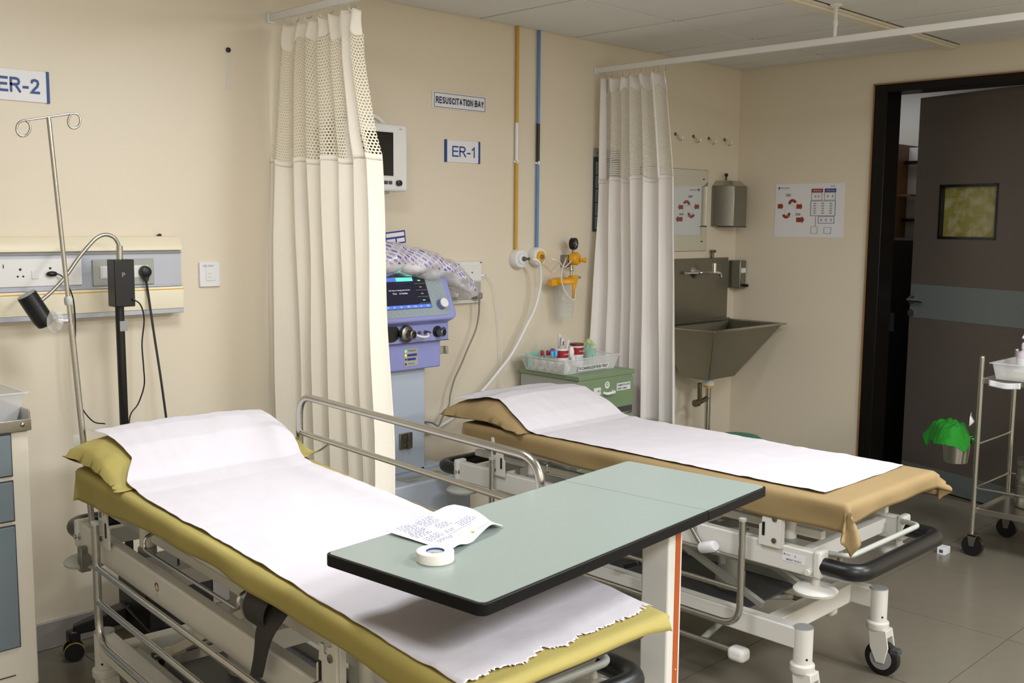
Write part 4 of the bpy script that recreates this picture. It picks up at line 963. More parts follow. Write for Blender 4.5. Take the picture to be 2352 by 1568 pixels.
# ------------------------------------------------------------------ stretchers
def rbox(g, x0, x1, y0, y1, z0, z1): return g.box(x0, x1, y0, y1, z0, z1)
def make_stretcher(label, loc, rotz, lift, right_up, strap, crank, tagz):
    t = thing('hospital_stretcher', label, 'stretcher', loc, rotz, None)
    Lf = lift
    # --- wheeled base
    g = G()
    for sx in (-1, 1): g.box(sx*.237-.022, sx*.237+.022, -.71, .71, .218, .281)
    g.build('base_rail', 'white', t, bevel=.004)
    for sx in (-1,): pass
    for v in (-.60, .60): G().box(-.216, .216, v-.025, v+.025, .216, .279).build('base_crossbar', 'white', t, bevel=.004)
    G().box(-.16, .17, -.45, .45, .236, .243).build('base_tray', 'dgrey', t)
    G().box(-.215, -.19, -.575, .575, .225, .27).box(.18, .205, -.575, .575, .225, .27).build('inner_rail', 'greyc', t, bevel=.002)
    for sx in (-1, 1):
        for v in (-.71, .71):
            lg = G().cyl((sx*.237, v, .165), (sx*.237, v, .282), .028, 24).lathe((sx*.237, v, .15), [(.034, 0), (.036, .004), (.036, .022), (.031, .027)], 24).build('leg', 'white', t, bevel=.001)
            G().lathe((sx*.237, v, .282), [(.028, 0), (.027, .003)], 24).build('end_cap', 'greyp', lg)
            for a in (-2.2, -.9): G().lathe((sx*.237+math.cos(a)*.028, v+math.sin(a)*.028, .195), [(.0035, -.001), (.0035, .0008)], 10, (math.cos(a), math.sin(a), 0)).build('bolt_hole', 'black', lg)
            wx, wy = sx*.237, v-.022
            g = G()
            for q in (-1, 1): g.prism([(.03, .155), (-.030, .155), (-.040, .10), (-.028, .045), (.0, .045), (.022, .09)], (wx+q*.022-(.003), wy+.012, 0), Y*-1*-1, Z, .006)
            g.box(wx-.022, wx+.022, wy-.02, wy+.035, .128, .155)
            cs = g.build('castor_fork', 'white', t, bevel=.002)
            G().tube([(wx-.013, wy, .056), (wx-.010, wy, .056), (wx+.010, wy, .056), (wx+.013, wy, .056)], [.051, .056, .056, .051], 32).build('wheel', 'black', cs)
            G().tube([(wx-.016, wy, .056), (wx+.016, wy, .056)], .036, 28).build('wheel_hub', 'greyp', cs)
            G().box(wx-.014, wx+.014, wy-.058, wy-.030, .080, .098).build('brake_tab', 'dgrey', cs, bevel=.002)
    # --- lifting gear
    for v in (-.30, .30):
        G().lathe((0, v, .243), [(.05, 0), (.05, .05), (.042, .06), (.042, .455+Lf-.243)], 24).build('lift_column', 'greyc', t)
    for sx in (-.12, .12):
        a = Vector((sx, .50, .262)); b = Vector((sx, .05, .44+Lf)); 
        G().tube([a, b], .016, 4).tube([(sx-.03, .50, .262), (sx+.03, .50, .262)], .014, 14).build('lift_arm', 'creamm', t)
        a = Vector((sx, -.50, .262)); b = Vector((sx, -.05, .44+Lf))
        G().tube([a, b], .013, 4).build('lift_arm', 'greyc', t)
    G().tube([(-.18, .50, .262), (.18, .50, .262)], .012, 14).build('pivot_tube', 'steeld', t)
    # --- upper frame
    for sx in (-1, 1):
        bm_ = G()
        pr = [(-.775, .452), (.765, .452), (.79, .462), (.795, .49), (.79, .518), (.765, .527), (-.775, .527)]
        bm_.prism(pr, (sx*.262-(.016), 0, Lf), Y, Z, .032)
        bm_.build('side_beam', 'white', t, bevel=.005)
        for v in (.765,): G().lathe((sx*.262+sx*.016, v, .488+Lf), [(.013, 0), (.013, .004), (.007, .006), (.007, .014)], 16, (sx, 0, 0)).build('pivot_bolt', 'steel', t)
        for v in (-.755, .755):
            G().cyl((sx*.262, v, .452+Lf), (sx*.262, v, .428+Lf), .012, 14).build('roller_stem', 'white', t)
            G().lathe((sx*.262, v, .402+Lf), [(.040, 0), (.060, .006), (.063, .014), (.055, .022), (.02, .028)], 32).build('bumper_disc', 'greyc' if v > 0 else 'white', t)
        G().lathe((sx*.278, -.745, .470+Lf), [(.010, 0), (.010, .018), (.008, .020)], 14, (sx, 0, 0)).build('release_stud', 'white', t)
    for v in (-.70, -.25, .25, .70): G().box(-.246, .246, v-.016, v+.016, .470+Lf, .515+Lf).build('frame_crossbar', 'white', t, bevel=.002)
    for e in (-1, 1):
        pts = fillet([(-.262, e*.775, .490+Lf), (-.262, e*.885, .490+Lf), (.262, e*.885, .490+Lf), (.262, e*.775, .490+Lf)], .075, 8)
        G().tube(pts, .0245, 18).build('bumper_tube', 'black', t)
        for sx in (-1, 1): G().box(sx*.262-.026, sx*.262+.026, e*.768-.012, e*.768+.012, .455+Lf, .535+Lf).build('bumper_bracket', 'white', t, bevel=.008, seg=3)
        if e < 0:
            pts = fillet([(-.235, -.775, .520+Lf), (-.225, -.835, .522+Lf), (.225, -.835, .522+Lf), (.235, -.775, .520+Lf)], .06, 7)
            G().tube(pts, .008, 10).build('thin_guard_rod', 'greyc', t)
    # --- mattress deck
    for sx in (-1, 1): G().box(sx*.235-.014, sx*.235+.014, -.78, .74, .600+Lf, .632+Lf).build('deck_rail', 'white', t, bevel=.004)
    G().box(-.245, .245, -.79, .75, .632+Lf, .638+Lf).build('deck_plate', 'greyc', t)
    for v in (-.62, -.12, .38): G().box(-.222, .222, v-.014, v+.014, .602+Lf, .630+Lf).build('deck_crossbar', 'white', t, bevel=.002)
    for sx in (-1, 1):
        for v in (-.64, .42):
            G().cyl((sx*.215, v, .515+Lf), (sx*.215, v, .602+Lf), .019, 16).build('deck_support', 'white', t)
            G().lathe((sx*.215, v, .507+Lf), [(.022, 0), (.024, .004), (.024, .022), (.019, .026)], 16).build('support_foot', 'greyp', t)
        # secondary longitudinal tube
        G().box(sx*.20-.012, sx*.20+.012, -.74, .74, .545+Lf, .570+Lf).build('inner_deck_tube', 'white', t, bevel=.003)
    for sx in (-1, 1):
        pts = fillet([(sx*.245, .30, .600+Lf), (sx*.268, .30, .592+Lf), (sx*.268, .30, .562+Lf), (sx*.268, -.22, .562+Lf), (sx*.268, -.22, .592+Lf), (sx*.245, -.22, .600+Lf)], .015, 4)
        G().tube(pts, .0045, 8).build('accessory_rail', 'steel', t)
    # --- hinge brackets
    for sx in (-1, 1):
        for v in (-.585, .50):
            g = G()
            out = [(0, .515), (.072, .515), (.072, .655), (.058, .655), (.056, .622), (.040, .618), (.038, .602), (.026, .602), (.024, .618), (.012, .618), (.008, .580), (0, .575)]
            if v < 0: out = [(-a, b) for a, b in out][::-1]
            vv = v+.005 if v < 0 else v-.005
            g.prism(out, (sx*.286-.003, vv, Lf), Y, Z, .006)
            br = g.build('hinge_bracket', 'white', t, bevel=.0012)
            s_ = -1 if v < 0 else 1
            G().box(sx*.270, sx*.283, min(vv+s_*.05, vv+s_*.075), max(vv+s_*.05, vv+s_*.075), .515+Lf, .63+Lf).build('bracket_web', 'white', br, bevel=.001)
            for dz in (.536, .600): G().lathe((sx*.289, vv+s_*.052, dz+Lf), [(.008, 0), (.008, .003), (.004, .004)], 12, (sx, 0, 0)).build('bolt', 'steeld', br)
            G().box(sx*.288, sx*.291, min(vv+s_*.012, vv+s_*.020), max(vv+s_*.012, vv+s_*.020), .545+Lf, .585+Lf).build('slot', 'black', br)
    # --- side rails
    for sx in (-1, 1):
        up = right_up and sx > 0
        u = sx*.305
        zz = (lambda z: z+Lf) if not up else (lambda z: (.530 + (.583-z)) + Lf)
        vf = -.535 if (sx > 0 or not right_up) else -.60
        pts = fillet([(u, .545, zz(.583)), (u, .545, zz(.252)), (u, vf, zz(.252)), (u, vf, zz(.583 if (sx > 0 or not right_up) else .52))], .07, 8)
        r_ = G().tube(pts, .0105, 16).build('side_rail', 'steel', t)
        for z in (.46, .365): G().tube([(u, .545, zz(z)), (u, vf, zz(z))], .008, 12).build('rail_bar', 'steel', r_)
        for v in (.545, vf):
            G().cyl((u, v, zz(.545) if not up else .560+Lf), (sx*.275, v+.0, zz(.545) if not up else .560+Lf), .0045, 8).build('hinge_pin', 'steel', r_)
            if not up and v != -.60: G().lathe((u, v, zz(.583)-.006), [(.0118, 0), (.0118, .008), (.008, .010)], 16).build('rail_cap', 'greyc', r_)
    # --- foot pedal bars
    for sx in (-1, 1):
        G().tube([(sx*.27, -.49, .155), (sx*.27, .49, .155)], .010, 12).build('pedal_bar', 'steel', t)
        for e in (-1, 1): G().cyl((sx*.27, e*.38, .155), (sx*.10, e*.38, .20), .010, 10).build('pedal_arm', 'greyc', t)
        for e in (-1, 1): G().box(sx*.27-.024, sx*.27+.024, e*.515-.030, e*.515+.030, .130, .172).build('pedal_block', 'whitep', t, bevel=.014, seg=3)
    if strap:
        def sf(u, v):
            s_ = v*.22; z = .655-(s_ if s_ < .02 else s_*.80) ; lean = .035*smooth(v)*0
            x = -.262-.042*math.sin(min(v*3.2, 1.57)); w_ = lerp(.085, .050, smooth(v*1.3))
            return Vector((x-.006*math.sin(v*3), -.425+(.5-u)*w_+.055*v*v, z+Lf+.012*(u-.5)*v))
        G().grid(8, 24, sf).build('hanging_strap', 'blackm', t, solid=.003, ang=80).data.materials[0] = mat('strap_charcoal', s(48, 44, 44), .7, bump=.2, bscale=160)
        def sf2(u, v):
            a = v*2.4; return Vector((-.268-.040*math.sin(a), -.375+(.5-u)*.085+.01*v, .655-.055*(1-math.cos(a))*.8+Lf))
        G().grid(8, 16, sf2).build('strap_loop', MATS['strap_charcoal'], t, solid=.003, ang=80)
        lx = -.279
        for a0, m_ in ((.2, 'red'), (1.8, 'pprint'), (3.3, 'sucy'), (4.8, 'green')):
            pts = [(math.cos(a0+k*.2)*.011, math.sin(a0+k*.2)*.011) for k in range(8)]+[(math.cos(a0+k*.2)*.0075, math.sin(a0+k*.2)*.0075) for k in range(7, -1, -1)]
            G().prism(pts, (lx, .20, .497+Lf), Y*-1, Z, .0006).build('emblem_ring', m_, t)
        text('emblem_lettering', 'MIDMED', .018, .005, 'gprint', t, (lx, .209, .474+Lf), Y*-1, Z)
    if crank:
        G().tube([(-.302, -.092, .330), (-.306, -.155, .358)], [.014, .012], 14).build('black_grip', 'black', t, bevel=.004)
        cr = G().cyl((-.292, -.345, .510), (-.292, -.385, .462), .0075, 12).sphere((-.292, -.385, .460), .010, 8).cyl((-.278, -.345, .510), (-.292, -.345, .510), .010, 12).build('crank_arm', 'steel', t)
        G().lathe((-.296, -.385, .458), [(.012, 0), (.0165, .003), (.0175, .02), (.0175, .062), (.013, .068)], 20, (-.25, -1, .38)).build('crank_grip', 'signw', cr)
        G().lathe((-.296, -.383, .457), [(.008, 0), (.008, .003)], 14, (.2, 1, -.35)).build('grip_screw', 'chrome', cr)
        g = G().tube([(-.10+.085*math.cos(a)*0, -.27+.065*math.cos(a), .35+.075*math.sin(a)) for a in [PI*k/14 for k in range(15)]], .010, 8)
        g.build('hose_loop', 'greyp', t)
        lb = G().box(-.2792, -.278, -.728, -.655, .482, .508).build('inventory_label', 'signw', t)
        text('lettering', 'EMERGENCY TROLLEY 01', .048, .005, 'dprint', lb, (-.2796, -.668, .486), Y*-1, Z, .008); text('lettering', '1', .002, .005, 'pprint', lb, (-.2796, -.696, .499), Y*-1, Z)
        G().prism([(0, .005), (.005, .005), (.0025, 0)], (-.2794, -.659, .499), Y*-1, Z, .0006).build('emblem', 'pprint', lb)
        text('lettering', 'Hospital', .014, .004, 'pprint', lb, (-.2796, -.666, .500), Y*-1, Z, .008)
    return t
B1L, B1R, LIFT = Vector((-3.964, -1.391, 0)), math.radians(-4.0), .068
near = make_stretcher('near white hospital stretcher with raised far side rail, black strap and olive bedding', B1L, B1R, LIFT, True, True, False, 0)
far = make_stretcher('far white hospital stretcher with both side rails lowered and tan bedding', Vector((-2.43, -1.32, 0)), 0, 0, False, False, True, 0)

# ------------------------------------------------------------------ bedding
def quadmap(HL, HR, FL, FR):
    HL, HR, FL, FR = map(Vector, (HL, HR, FL, FR))
    def f(a, b): return (HL*(1-a)+HR*a)*(1-b)+(FL*(1-a)+FR*a)*b    # a across 0..1, b head->foot 0..1
    return f
def bedding(tagn, colour, mcl, Q, ztop, Wd, Ln, rise, hemL, hemR, hemF, seed, mats_label, sheet_label, pil_label, pil):
    """Q maps across/along fractions to world xy; rise(a,b) = height of the pillow under the paper"""
    # mattress
    def corner(a, b, z): p = Q(a, b); return Vector((p.x, p.y, z))
    e = .012
    g = G(); vs = [corner(a, b, z) for z in (ztop-(.055 if tagn == 'near' else .049), ztop-.006) for a, b in ((e/Wd, e/Ln), (1-e/Wd, e/Ln), (1-e/Wd, 1-2.5*e/Ln), (e/Wd, 1-2.5*e/Ln))]
    g.add(vs, [(0,1,2,3), (7,6,5,4), (0,4,5,1), (1,5,6,2), (2,6,7,3), (3,7,4,0)])
    tag(g.build('mattress', 'dgrey', bevel=.010, seg=3), mats_label, 'mattress')
    # draped cloth: cloth coordinates p (across, metres from left edge), q (along, metres from head edge)
    r = .022
    def drape(p, q):
        dx = min(p, 0)+max(p-Wd, 0); dy = min(q, 0)+max(q-Ln, 0); d = math.hypot(dx, dy)
        cp, cq = min(max(p, 0), Wd), min(max(q, 0), Ln)
        base = Q(cp/Wd, cq/Ln)
        ex = (Q(1, cq/Ln)-Q(0, cq/Ln)).normalized(); ey = (Q(.5, 1)-Q(.5, 0)).normalized()
        if d < 1e-6:
            zz = ztop + .0025*nz(p*7, q*5, seed)
            return Vector((base.x, base.y, zz))
        n_ = (ex*dx+ey*dy)/d; a = min(d/r, PI/2)
        out = r*math.sin(a)*.7; down = r*(1-math.cos(a))+max(d-r*PI/2, 0)
        al = cp+cq
        corner_f = smooth(min(abs(dx), abs(dy))/.04)
        fold = (.0035*math.sin(al*24+seed)+.011*nz(al*5, 0, seed))*smooth(down/.06)*(1+1.5*corner_f) - .014*smooth(down/.08)*(1-corner_f)*.6
        fold += .020*corner_f*math.sin(math.atan2(abs(dy), abs(dx))*8+seed)+(.55 if dx < 0 else .12)*down*corner_f
        return Vector((base.x+n_.x*(out+fold), base.y+n_.y*(out+fold), ztop-down))
    NP, NQ = 70, 190
    def sheet(u, v):
        hl, hr = hemL(v), hemR(v); q = lerp(-.012, Ln+hemF(u), v); p = lerp(-hl, Wd+hr, u)
        return drape(p, q)
    g = G().grid(NP, NQ, sheet)
    tag(g.build('bed_sheet', mcl, solid=.0018, ang=85), sheet_label, 'bed sheet')
    # pillow
    (a0, a1, b0, b1, tip) = pil
    def pl(u, v, top):
        a, b = lerp(a0, a1, u), lerp(b0, b1, v); P_ = Q(a, b)
        cu, cv = 2*u-1, 2*v-1
        pin = (1-abs(cu)**5)*(1-abs(cv)**6)
        ht = max(rise(min(max(a, 0), 1), max(b, 0))-.0045, .006)
        tz = ztop+.003+ht*(.25+.75*pin**.35) if top else ztop+.003+(1-pin**.5)*ht*.25
        cc = (abs(cu)*abs(cv))**4
        wr = .006*nz(u*6, v*5, seed+top)*(1-pin)+.003*nz(u*14, v*9, seed)
        d = Vector((cu, 0, 0))*.02*cc
        if cu < 0 and cv < 0: tz += tip*cc; d += Vector((-.012, .01, 0))*cc
        if cu > 0 and cv > 0: c2 = (abs(cu)*abs(cv))**9; tz += (.045 if tagn == 'near' else .012)*c2; d += Vector((.034, .0, 0))*c2
        x = P_.x+d.x+wr*.8; y = P_.y+d.y
        return Vector((x, y, tz+(wr if abs(cu) > .8 else 0)))
    g = G().grid(60, 40, lambda u, v: pl(u, v, True)); g.grid(60, 40, lambda u, v: pl(1-u, v, False))
    o = g.build('pillow', mcl, ang=85); 
    bm = bmesh.new(); bm.from_mesh(o.data); bmesh.ops.remove_doubles(bm, verts=bm.verts, dist=.0008); bm.to_mesh(o.data); bm.free()
    tag(o, pil_label, 'pillow')
    return drape

# near stretcher (olive)
Q1 = quadmap((-4.195, -.66, 0), (-3.625, -.66, 0), (-4.335, -2.425, 0), (-3.885, -2.428, 0))
def rise1(a, b):
    y = -b*1.765-.66
    h = pw(y, [(-1.06, 0), (-.97, .010), (-.90, .040), (-.82, .074), (-.72, .098), (-.64, .104)])
    return h*(1-.16*abs(2*a-1)**3)
W1, L1 = .56, 1.765
Z1 = .764
bedding('near', 'olive', 'olive', Q1, Z1, W1, L1, rise1,
        lambda v: .066+.036*(1-smooth(v*3.2))+.006*math.sin(v*9), lambda v: .050-.040*smooth((v-.5)*3), lambda u: .030+.010*smooth((u-.85)*6), 2.2,
        'grey foam mattress under the olive sheet on the near stretcher', 'olive yellow sheet draped over the near mattress', 'olive covered pillow under the paper at the head of the near stretcher', (-.02, 1.06, -.01, .195, .010))
# paper with torn foot edge
def paper(Q, ztop, rise, La, Ra, b0, b1, seed, torn, label, dropL=0, wrinkle=.004):
    NU, NV = 220, 300
    def f(u, v):
        bb1 = b1
        if torn:
            k = u*42; fr = abs((k+.8*nz(k*.7, 3, seed)) % 1-.5)*2
            bb1 = b1 - .010 + .006*nz(u*9, 2, seed)+.006*nz(u*40, 5, seed) - .022*max(0, nz(u*13, 9, seed))**1.0*(fr**3)*1.6 + .004*nz(u*120, 1, seed)
        b = lerp(b0, bb1, v)
        a = lerp(La(b), Ra(b), u)
        a += (.006*nz(b*14, 0, seed)+.0035*nz(b*45, 0, seed+4))*(1 if u < .5 else -1)*abs(2*u-1)**6
        P_ = Q(a, min(b, 1.02)); rr = rise(min(max(a, 0), 1), max(b, 0))
        over = max(-a, 0)+max(a-1, 0); z = ztop+.0045+rr-over*.28-max(b-.992, 0)*1.2
        edge = abs(2*u-1)**5
        z += wrinkle*(.6*nz(a*4, b*9, seed)+.35*nz(a*9, b*22, seed+1)) + wrinkle*.5*(1-smooth((b-.05)/.3))*nz(a*16, b*6, seed) + edge*(.0028+.0035*max(0, nz(b*30, 7*(u > .5), seed)))
        z = max(z, ztop+.0032+rr-over*.5-max(b-.992, 0)*1.3)
        return Vector((P_.x, P_.y, z))
    g = G().grid(NU, NV, f)
    return tag(g.build('examination_paper', 'paper', solid=.0004, ang=85), label, 'paper sheet')
paper(Q1, Z1, rise1, lambda b: pw(b, [(0, .065), (.06, .105), (.12, .12), (.17, .035), (.3, .012), (.5, .022), (.72, .0), (1, -.02)]), lambda b: pw(b, [(0, .99), (.12, 1.02), (.2, .955), (.45, .985), (.6, .985), (.8, 1.0), (1, .99)]), .0, .998, 5.0, True,
      'white examination paper with a torn foot edge on the olive bedding', wrinkle=.005)
# far stretcher (tan)
Q2 = quadmap((-2.705, -.60, 0), (-2.155, -.60, 0), (-2.705, -2.165, 0), (-2.155, -2.165, 0))
Z2 = .688
def rise2(a, b):
    v = .72-b*1.565
    h = pw(v, [(.36, 0), (.40, .008), (.465, .044), (.535, .074), (.60, .098), (.66, .102), (.76, .084)])
    return h*(1-.12*abs(2*a-1)**3)
bedding('far', 'tan', 'tan', Q2, Z2, .55, 1.565, rise2,
        lambda v: .070+.028*smooth(v*1.5)+.012*smooth((v-.93)*14), lambda v: .06+.03*v, lambda u: .062+.03*(1-smooth(u*3)), 6.4,
        'grey foam mattress under the tan sheet on the far stretcher', 'tan sheet draped over the far mattress, hanging at the foot', 'tan covered pillow under the paper at the head of the far stretcher', (-.035, 1.03, -.06, .205, .004))
paper(Q2, Z2, rise2, lambda b: pw(b, [(-.05, -.03), (.0, .03), (.08, .10), (.14, .055), (.2, .025), (.4, .04), (.8, .05), (1, .07)]), lambda b: pw(b, [(0, .98), (.15, 1.0), (.3, .965), (1, .965)]), -.045, .945, 9.0, False,
      'plain white examination paper lying on the tan bedding', wrinkle=.004)
# strip of thin plastic hanging under the near pillow
tag(G().grid(4, 10, lambda u, v: Vector((-4.19+.028*u, -.60+.008*u, .842-.075*v+.004*math.sin(u*5)))).build('plastic_strip', 'frost', solid=.0006), 'translucent plastic strip hanging below the near pillow corner', 'plastic strip')

# ------------------------------------------------------------------ drip stand on the near stretcher
t = thing('drip_stand', 'slim stainless drip stand rising from the head corner of the near stretcher', 'drip stand', (-4.162, -.648, .560))
top_ = Vector((-.075, .005, 1.155)); low = top_*.52
G().tube([(0, 0, -.02), low], .0085, 14).build('lower_tube', 'steel', t)
G().tube([low*.97, top_], .0062, 14).build('upper_tube', 'steel', t)
G().lathe(low*1.09, [(.0095, 0), (.011, .004), (.011, .018), (.0075, .024)], 16, top_).build('collar', 'greyc', t)
G().lathe(low*1.02+Vector((-.008, 0, 0)), [(.005, 0), (.005, .018), (.008, .02), (.008, .028)], 14, (-1, -.1, .1)).build('clamp_screw', 'chrome', t)
kn = G()
for k in range(12):
    a = 2*PI*k/12
kn.lathe((0, 0, 0), [(.006, 0), (.030, .004), (.034, .010), (.026, .016), (.01, .018)], 10, (-1, -.25, .15)).build('clear_knob', 'frost', t, loc=tuple(low*1.02+Vector((-.034, 0, 0))), ang=20)
ctr = top_
cb_ = (Vector((.064, -.006, .014))); 
def hook(sgn):
    e = ctr+cb_*sgn; pts = [ctr, ctr+cb_*sgn*.6]
    cc = e+Vector((0, 0, -.020)); ax = cb_.normalized()
    for k in range(15):
        a = PI/2-(2*PI*.92)*k/14; pts.append(cc+ax*sgn*math.cos(a)*.017+Vector((0, -.004*k/14, 0))+Z*math.sin(a)*.020)
    return G().tube(pts, .0030, 10).build('hook', 'steel', t)
hook(1); hook(-1)
G().box(-.022, .018, -.014, .014, -.075, -.022).build('socket_block', 'white', t, bevel=.003)
G().box(-.050, -.022, -.03, -.004, -.09, -.02).build('mount_plate', 'steeld', t, bevel=.002)

# ------------------------------------------------------------------ over-bed table
ang_t = math.atan2(-2.325+2.412, -3.40+4.311)
t = thing('overbed_table', 'over-bed table with grey-green top and black edge across the near stretcher', 'table', (-4.316, -2.422, 0), ang_t)
TL_, TW_, TZ = .925, .362, .890
def rrect(x0, x1, y0, y1, r, lr=(1,1,1,1)):
    pts = []
    for (cx, cy, a0), on_ in zip(((x1-r, y0+r, -PI/2), (x1-r, y1-r, 0), (x0+r, y1-r, PI/2), (x0+r, y0+r, PI)), lr):
        if on_: pts += [(cx+r*math.cos(a0+PI/2*k/6), cy+r*math.sin(a0+PI/2*k/6)) for k in range(7)]
        else: pts.append((cx+(r if a0 in (-PI/2, 0) else -r), cy+(-r if a0 in (-PI/2, PI) else r)))
    return pts
SX = .668
for nm, x0, x1, lr in (('tabletop', 0, SX-.0008, (0,0,1,1)), ('flap', SX+.0008, TL_, (1,1,0,0))):
    b = G().prism(rrect(x0, x1, 0, TW_, .016, lr), (0, 0, TZ-.0205), X, Y, .0197).build(nm, 'edge', t, bevel=.0015)
    i0 = x0+(.005 if x0 == 0 else 0); i1 = x1-(.005 if x1 == TL_ else 0)
    G().prism(rrect(i0, i1, .005, TW_-.005, .012, lr), (0, 0, TZ-.0012), X, Y, .0016).build('laminate', 'lam', b)
# local column position
cxl, cyl = .626, .062
col = G().box(cxl, cxl+.052, cyl, cyl+.064, .03, TZ-.034).build('column', 'white', t, bevel=.004)
G().box(cxl+.024, cxl+.042, cyl-.0012, cyl+.001, .03, TZ-.042).build('orange_stripe', 'orange', col)
G().lathe((cxl+.034, cyl-.001, .55), [(.0015, 0), (.0015, .0008)], 10, (0,-1,0)).build('rivet', 'signw', col)
G().box(cxl-.05, cxl+.11, cyl+.0, cyl+.10, TZ-.040, TZ-.0205).build('top_bracket', 'white', t, bevel=.004)
G().box(.02, cxl+.06, cyl+.01, cyl+.05, .035, .062).build('base_runner', 'white', t, bevel=.004)
G().box(cxl-.01, cxl+.06, -.10, TW_+.12, .035, .062).build('base_foot', 'white', t, bevel=.004)
for x, y in ((.05, cyl+.03), (cxl+.025, -.08), (cxl+.025, TW_+.10)): G().tube([(x-.009, y, .022), (x+.009, y, .022)], .022, 20).build('castor', 'black', t)
# lined paper sheet on the table
tabM = Matrix.Translation((-4.316, -2.422, TZ)) @ Matrix.Rotation(ang_t, 4, 'Z')
A_, B_, C_, D_ = Vector((-4.206, -2.048)), Vector((-4.000, -2.000)), Vector((-4.026, -2.165)), Vector((-4.192, -2.216))
def ps(u, v, lift=0):   # u from A-D side to B-C side, v from AB to DC
    p = (A_*(1-u)+B_*u)*(1-v)+(D_*(1-u)+C_*u)*v
    z = .0015 + .008*smooth((u-.6)/.4)*max(0, math.sin(v*PI*1.2+.3)) + .004*(abs(v-.5)*2)**2*abs(math.sin(u*5+1.2)) + .0015*math.sin(u*9+v*4)**2 + .010*smooth((v-.8)*5)*(.5+.5*math.sin(u*8+2.2))*smooth(u*3) + .004*smooth((v-.6)*2)*(1-smooth(u*4))
    return Vector((p.x, p.y, TZ+.001+z+lift))
sh = thing('report_sheet', 'creased printed report sheet with a yellow mark on the over-bed table', 'paper sheet', (0, 0, 0))
G().grid(50, 40, ps).build('sheet', 'sheetp', sh, solid=.0004, ang=85)
g = G(); random.seed(11)
for (v0, v1, u0, u1) in ((.06, .28, .08, .28), (.06, .26, .34, .56), (.30, .44, .05, .26), (.30, .42, .42, .60), (.48, .60, .08, .30), (.46, .58, .62, .86), (.66, .70, .10, .34), (.52, .58, .38, .52)):
    q = v0
    while q < v1:
        a = u0+random.uniform(0, .02); 
        while a < u1:
            w_ = random.uniform(.015, .05)
            k = len(g.v); pts = [ps(a, q, .0008), ps(a+w_, q, .0008), ps(a+w_, q+.012, .0008), ps(a, q+.012, .0008)]
            g.add(pts, [(0,1,2,3)]); a += w_+random.uniform(.008, .02)
        q += .036
for q, u0, u1 in ((.62, .36, .74), (.80, .70, .93), (.84, .72, .95), (.88, .78, .92)):
    a = u0
    while a < u1: g.add([ps(a, q, .0008), ps(a+.03, q, .0008), ps(a+.03, q+.009, .0008), ps(a, q+.009, .0008)], [(0,1,2,3)]); a += .042
g.build('printed_text', 'navy', sh, kind='stuff').data.materials[0] = mat('ink_grey_blue', s(120, 118, 150), .7)
g = G().grid(6, 3, lambda u, v: ps(.53+.05*u+.01*v, .845+.05*v-.05*u, .0012)); g.build('yellow_mark', 'ylw', sh)
# roll of tape
t = thing('tape_roll', 'white medical tape roll lying flat on the over-bed table beside the report sheet', 'tape roll', (-4.237, -2.221, TZ+.0006))
G().lathe((0, 0, 0), [(.0165, .001), (.0165, 0), (.0305, 0), (.0315, .001), (.0315, .0165), (.0305, .0175), (.0165, .0175), (.0155, .0165), (.0155, .001)], 48).build('tape', 'tapew', t)
G().lathe((0, 0, .0004), [(.0152, 0), (.0152, .0165), (.0146, .0165), (.0146, .001), (0, .001)], 32).build('core', 'blue', t)
G().lathe((0, 0, .0016), [(.0144, 0), (.0144, .0125), (0, .0127)], 32).build('core_label', 'greyc', t)
text('lettering', 'Micro', .016, .005, 'green', t, (-.011, -.002, .0146), Vector((.8, -.6, 0)), Vector((.6, .8, 0)), .01)
# ------------------------------------------------------------------ exam lamp on black stand
t = thing('examination_lamp', 'black gooseneck examination lamp on a wheeled stand behind the near stretcher', 'lamp', (-3.862, -.20, 0))
G().cyl((0, 0, .10), (-.006, 0, 1.17), .014, 16).build('pole', 'blackm', t)
G().box(-.013, .013, -.0155, -.012, 1.085, 1.118).build('pole_sticker', 'greyp', t)
G().box(-.031, .036, -.028, .028, 1.165, 1.318).build('control_box', 'blackm', t, bevel=.003)
text('box_emblem', 'P', .010, .014, 'gprint', t, (-.006, -.0285, 1.262), X, Z)
gn = spline([(.0, 0, 1.315), (.001, 0, 1.345), (-.004, 0, 1.370), (-.018, 0, 1.390), (-.044, 0, 1.398), (-.072, 0, 1.388), (-.10, 0, 1.362), (-.135, 0, 1.322), (-.176, 0, 1.267), (-.22, 0, 1.222), (-.252, 0, 1.196)], 8)
G().cyl((.0, 0, 1.316), (.001, 0, 1.362), .0105, 16).build('neck_sleeve', 'steel', t)
G().tube(gn, .0062, 12).build('gooseneck', 'steel', t)
hd = Vector((-.296, 0, 1.216)); he = Vector((-.240, -.005, 1.118)); hd0 = (he-hd).normalized()
G().lathe(hd, [(.028, 0), (.030, .002), (.030, .085), (.0302, .087), (.026, .108), (.020, .112)], 32, hd0).build('lamp_head', 'blackm', t)
G().lathe(hd, [(.0285, -.001), (.0285, .001)], 32, hd0).build('rear_cap', 'greyp', t)
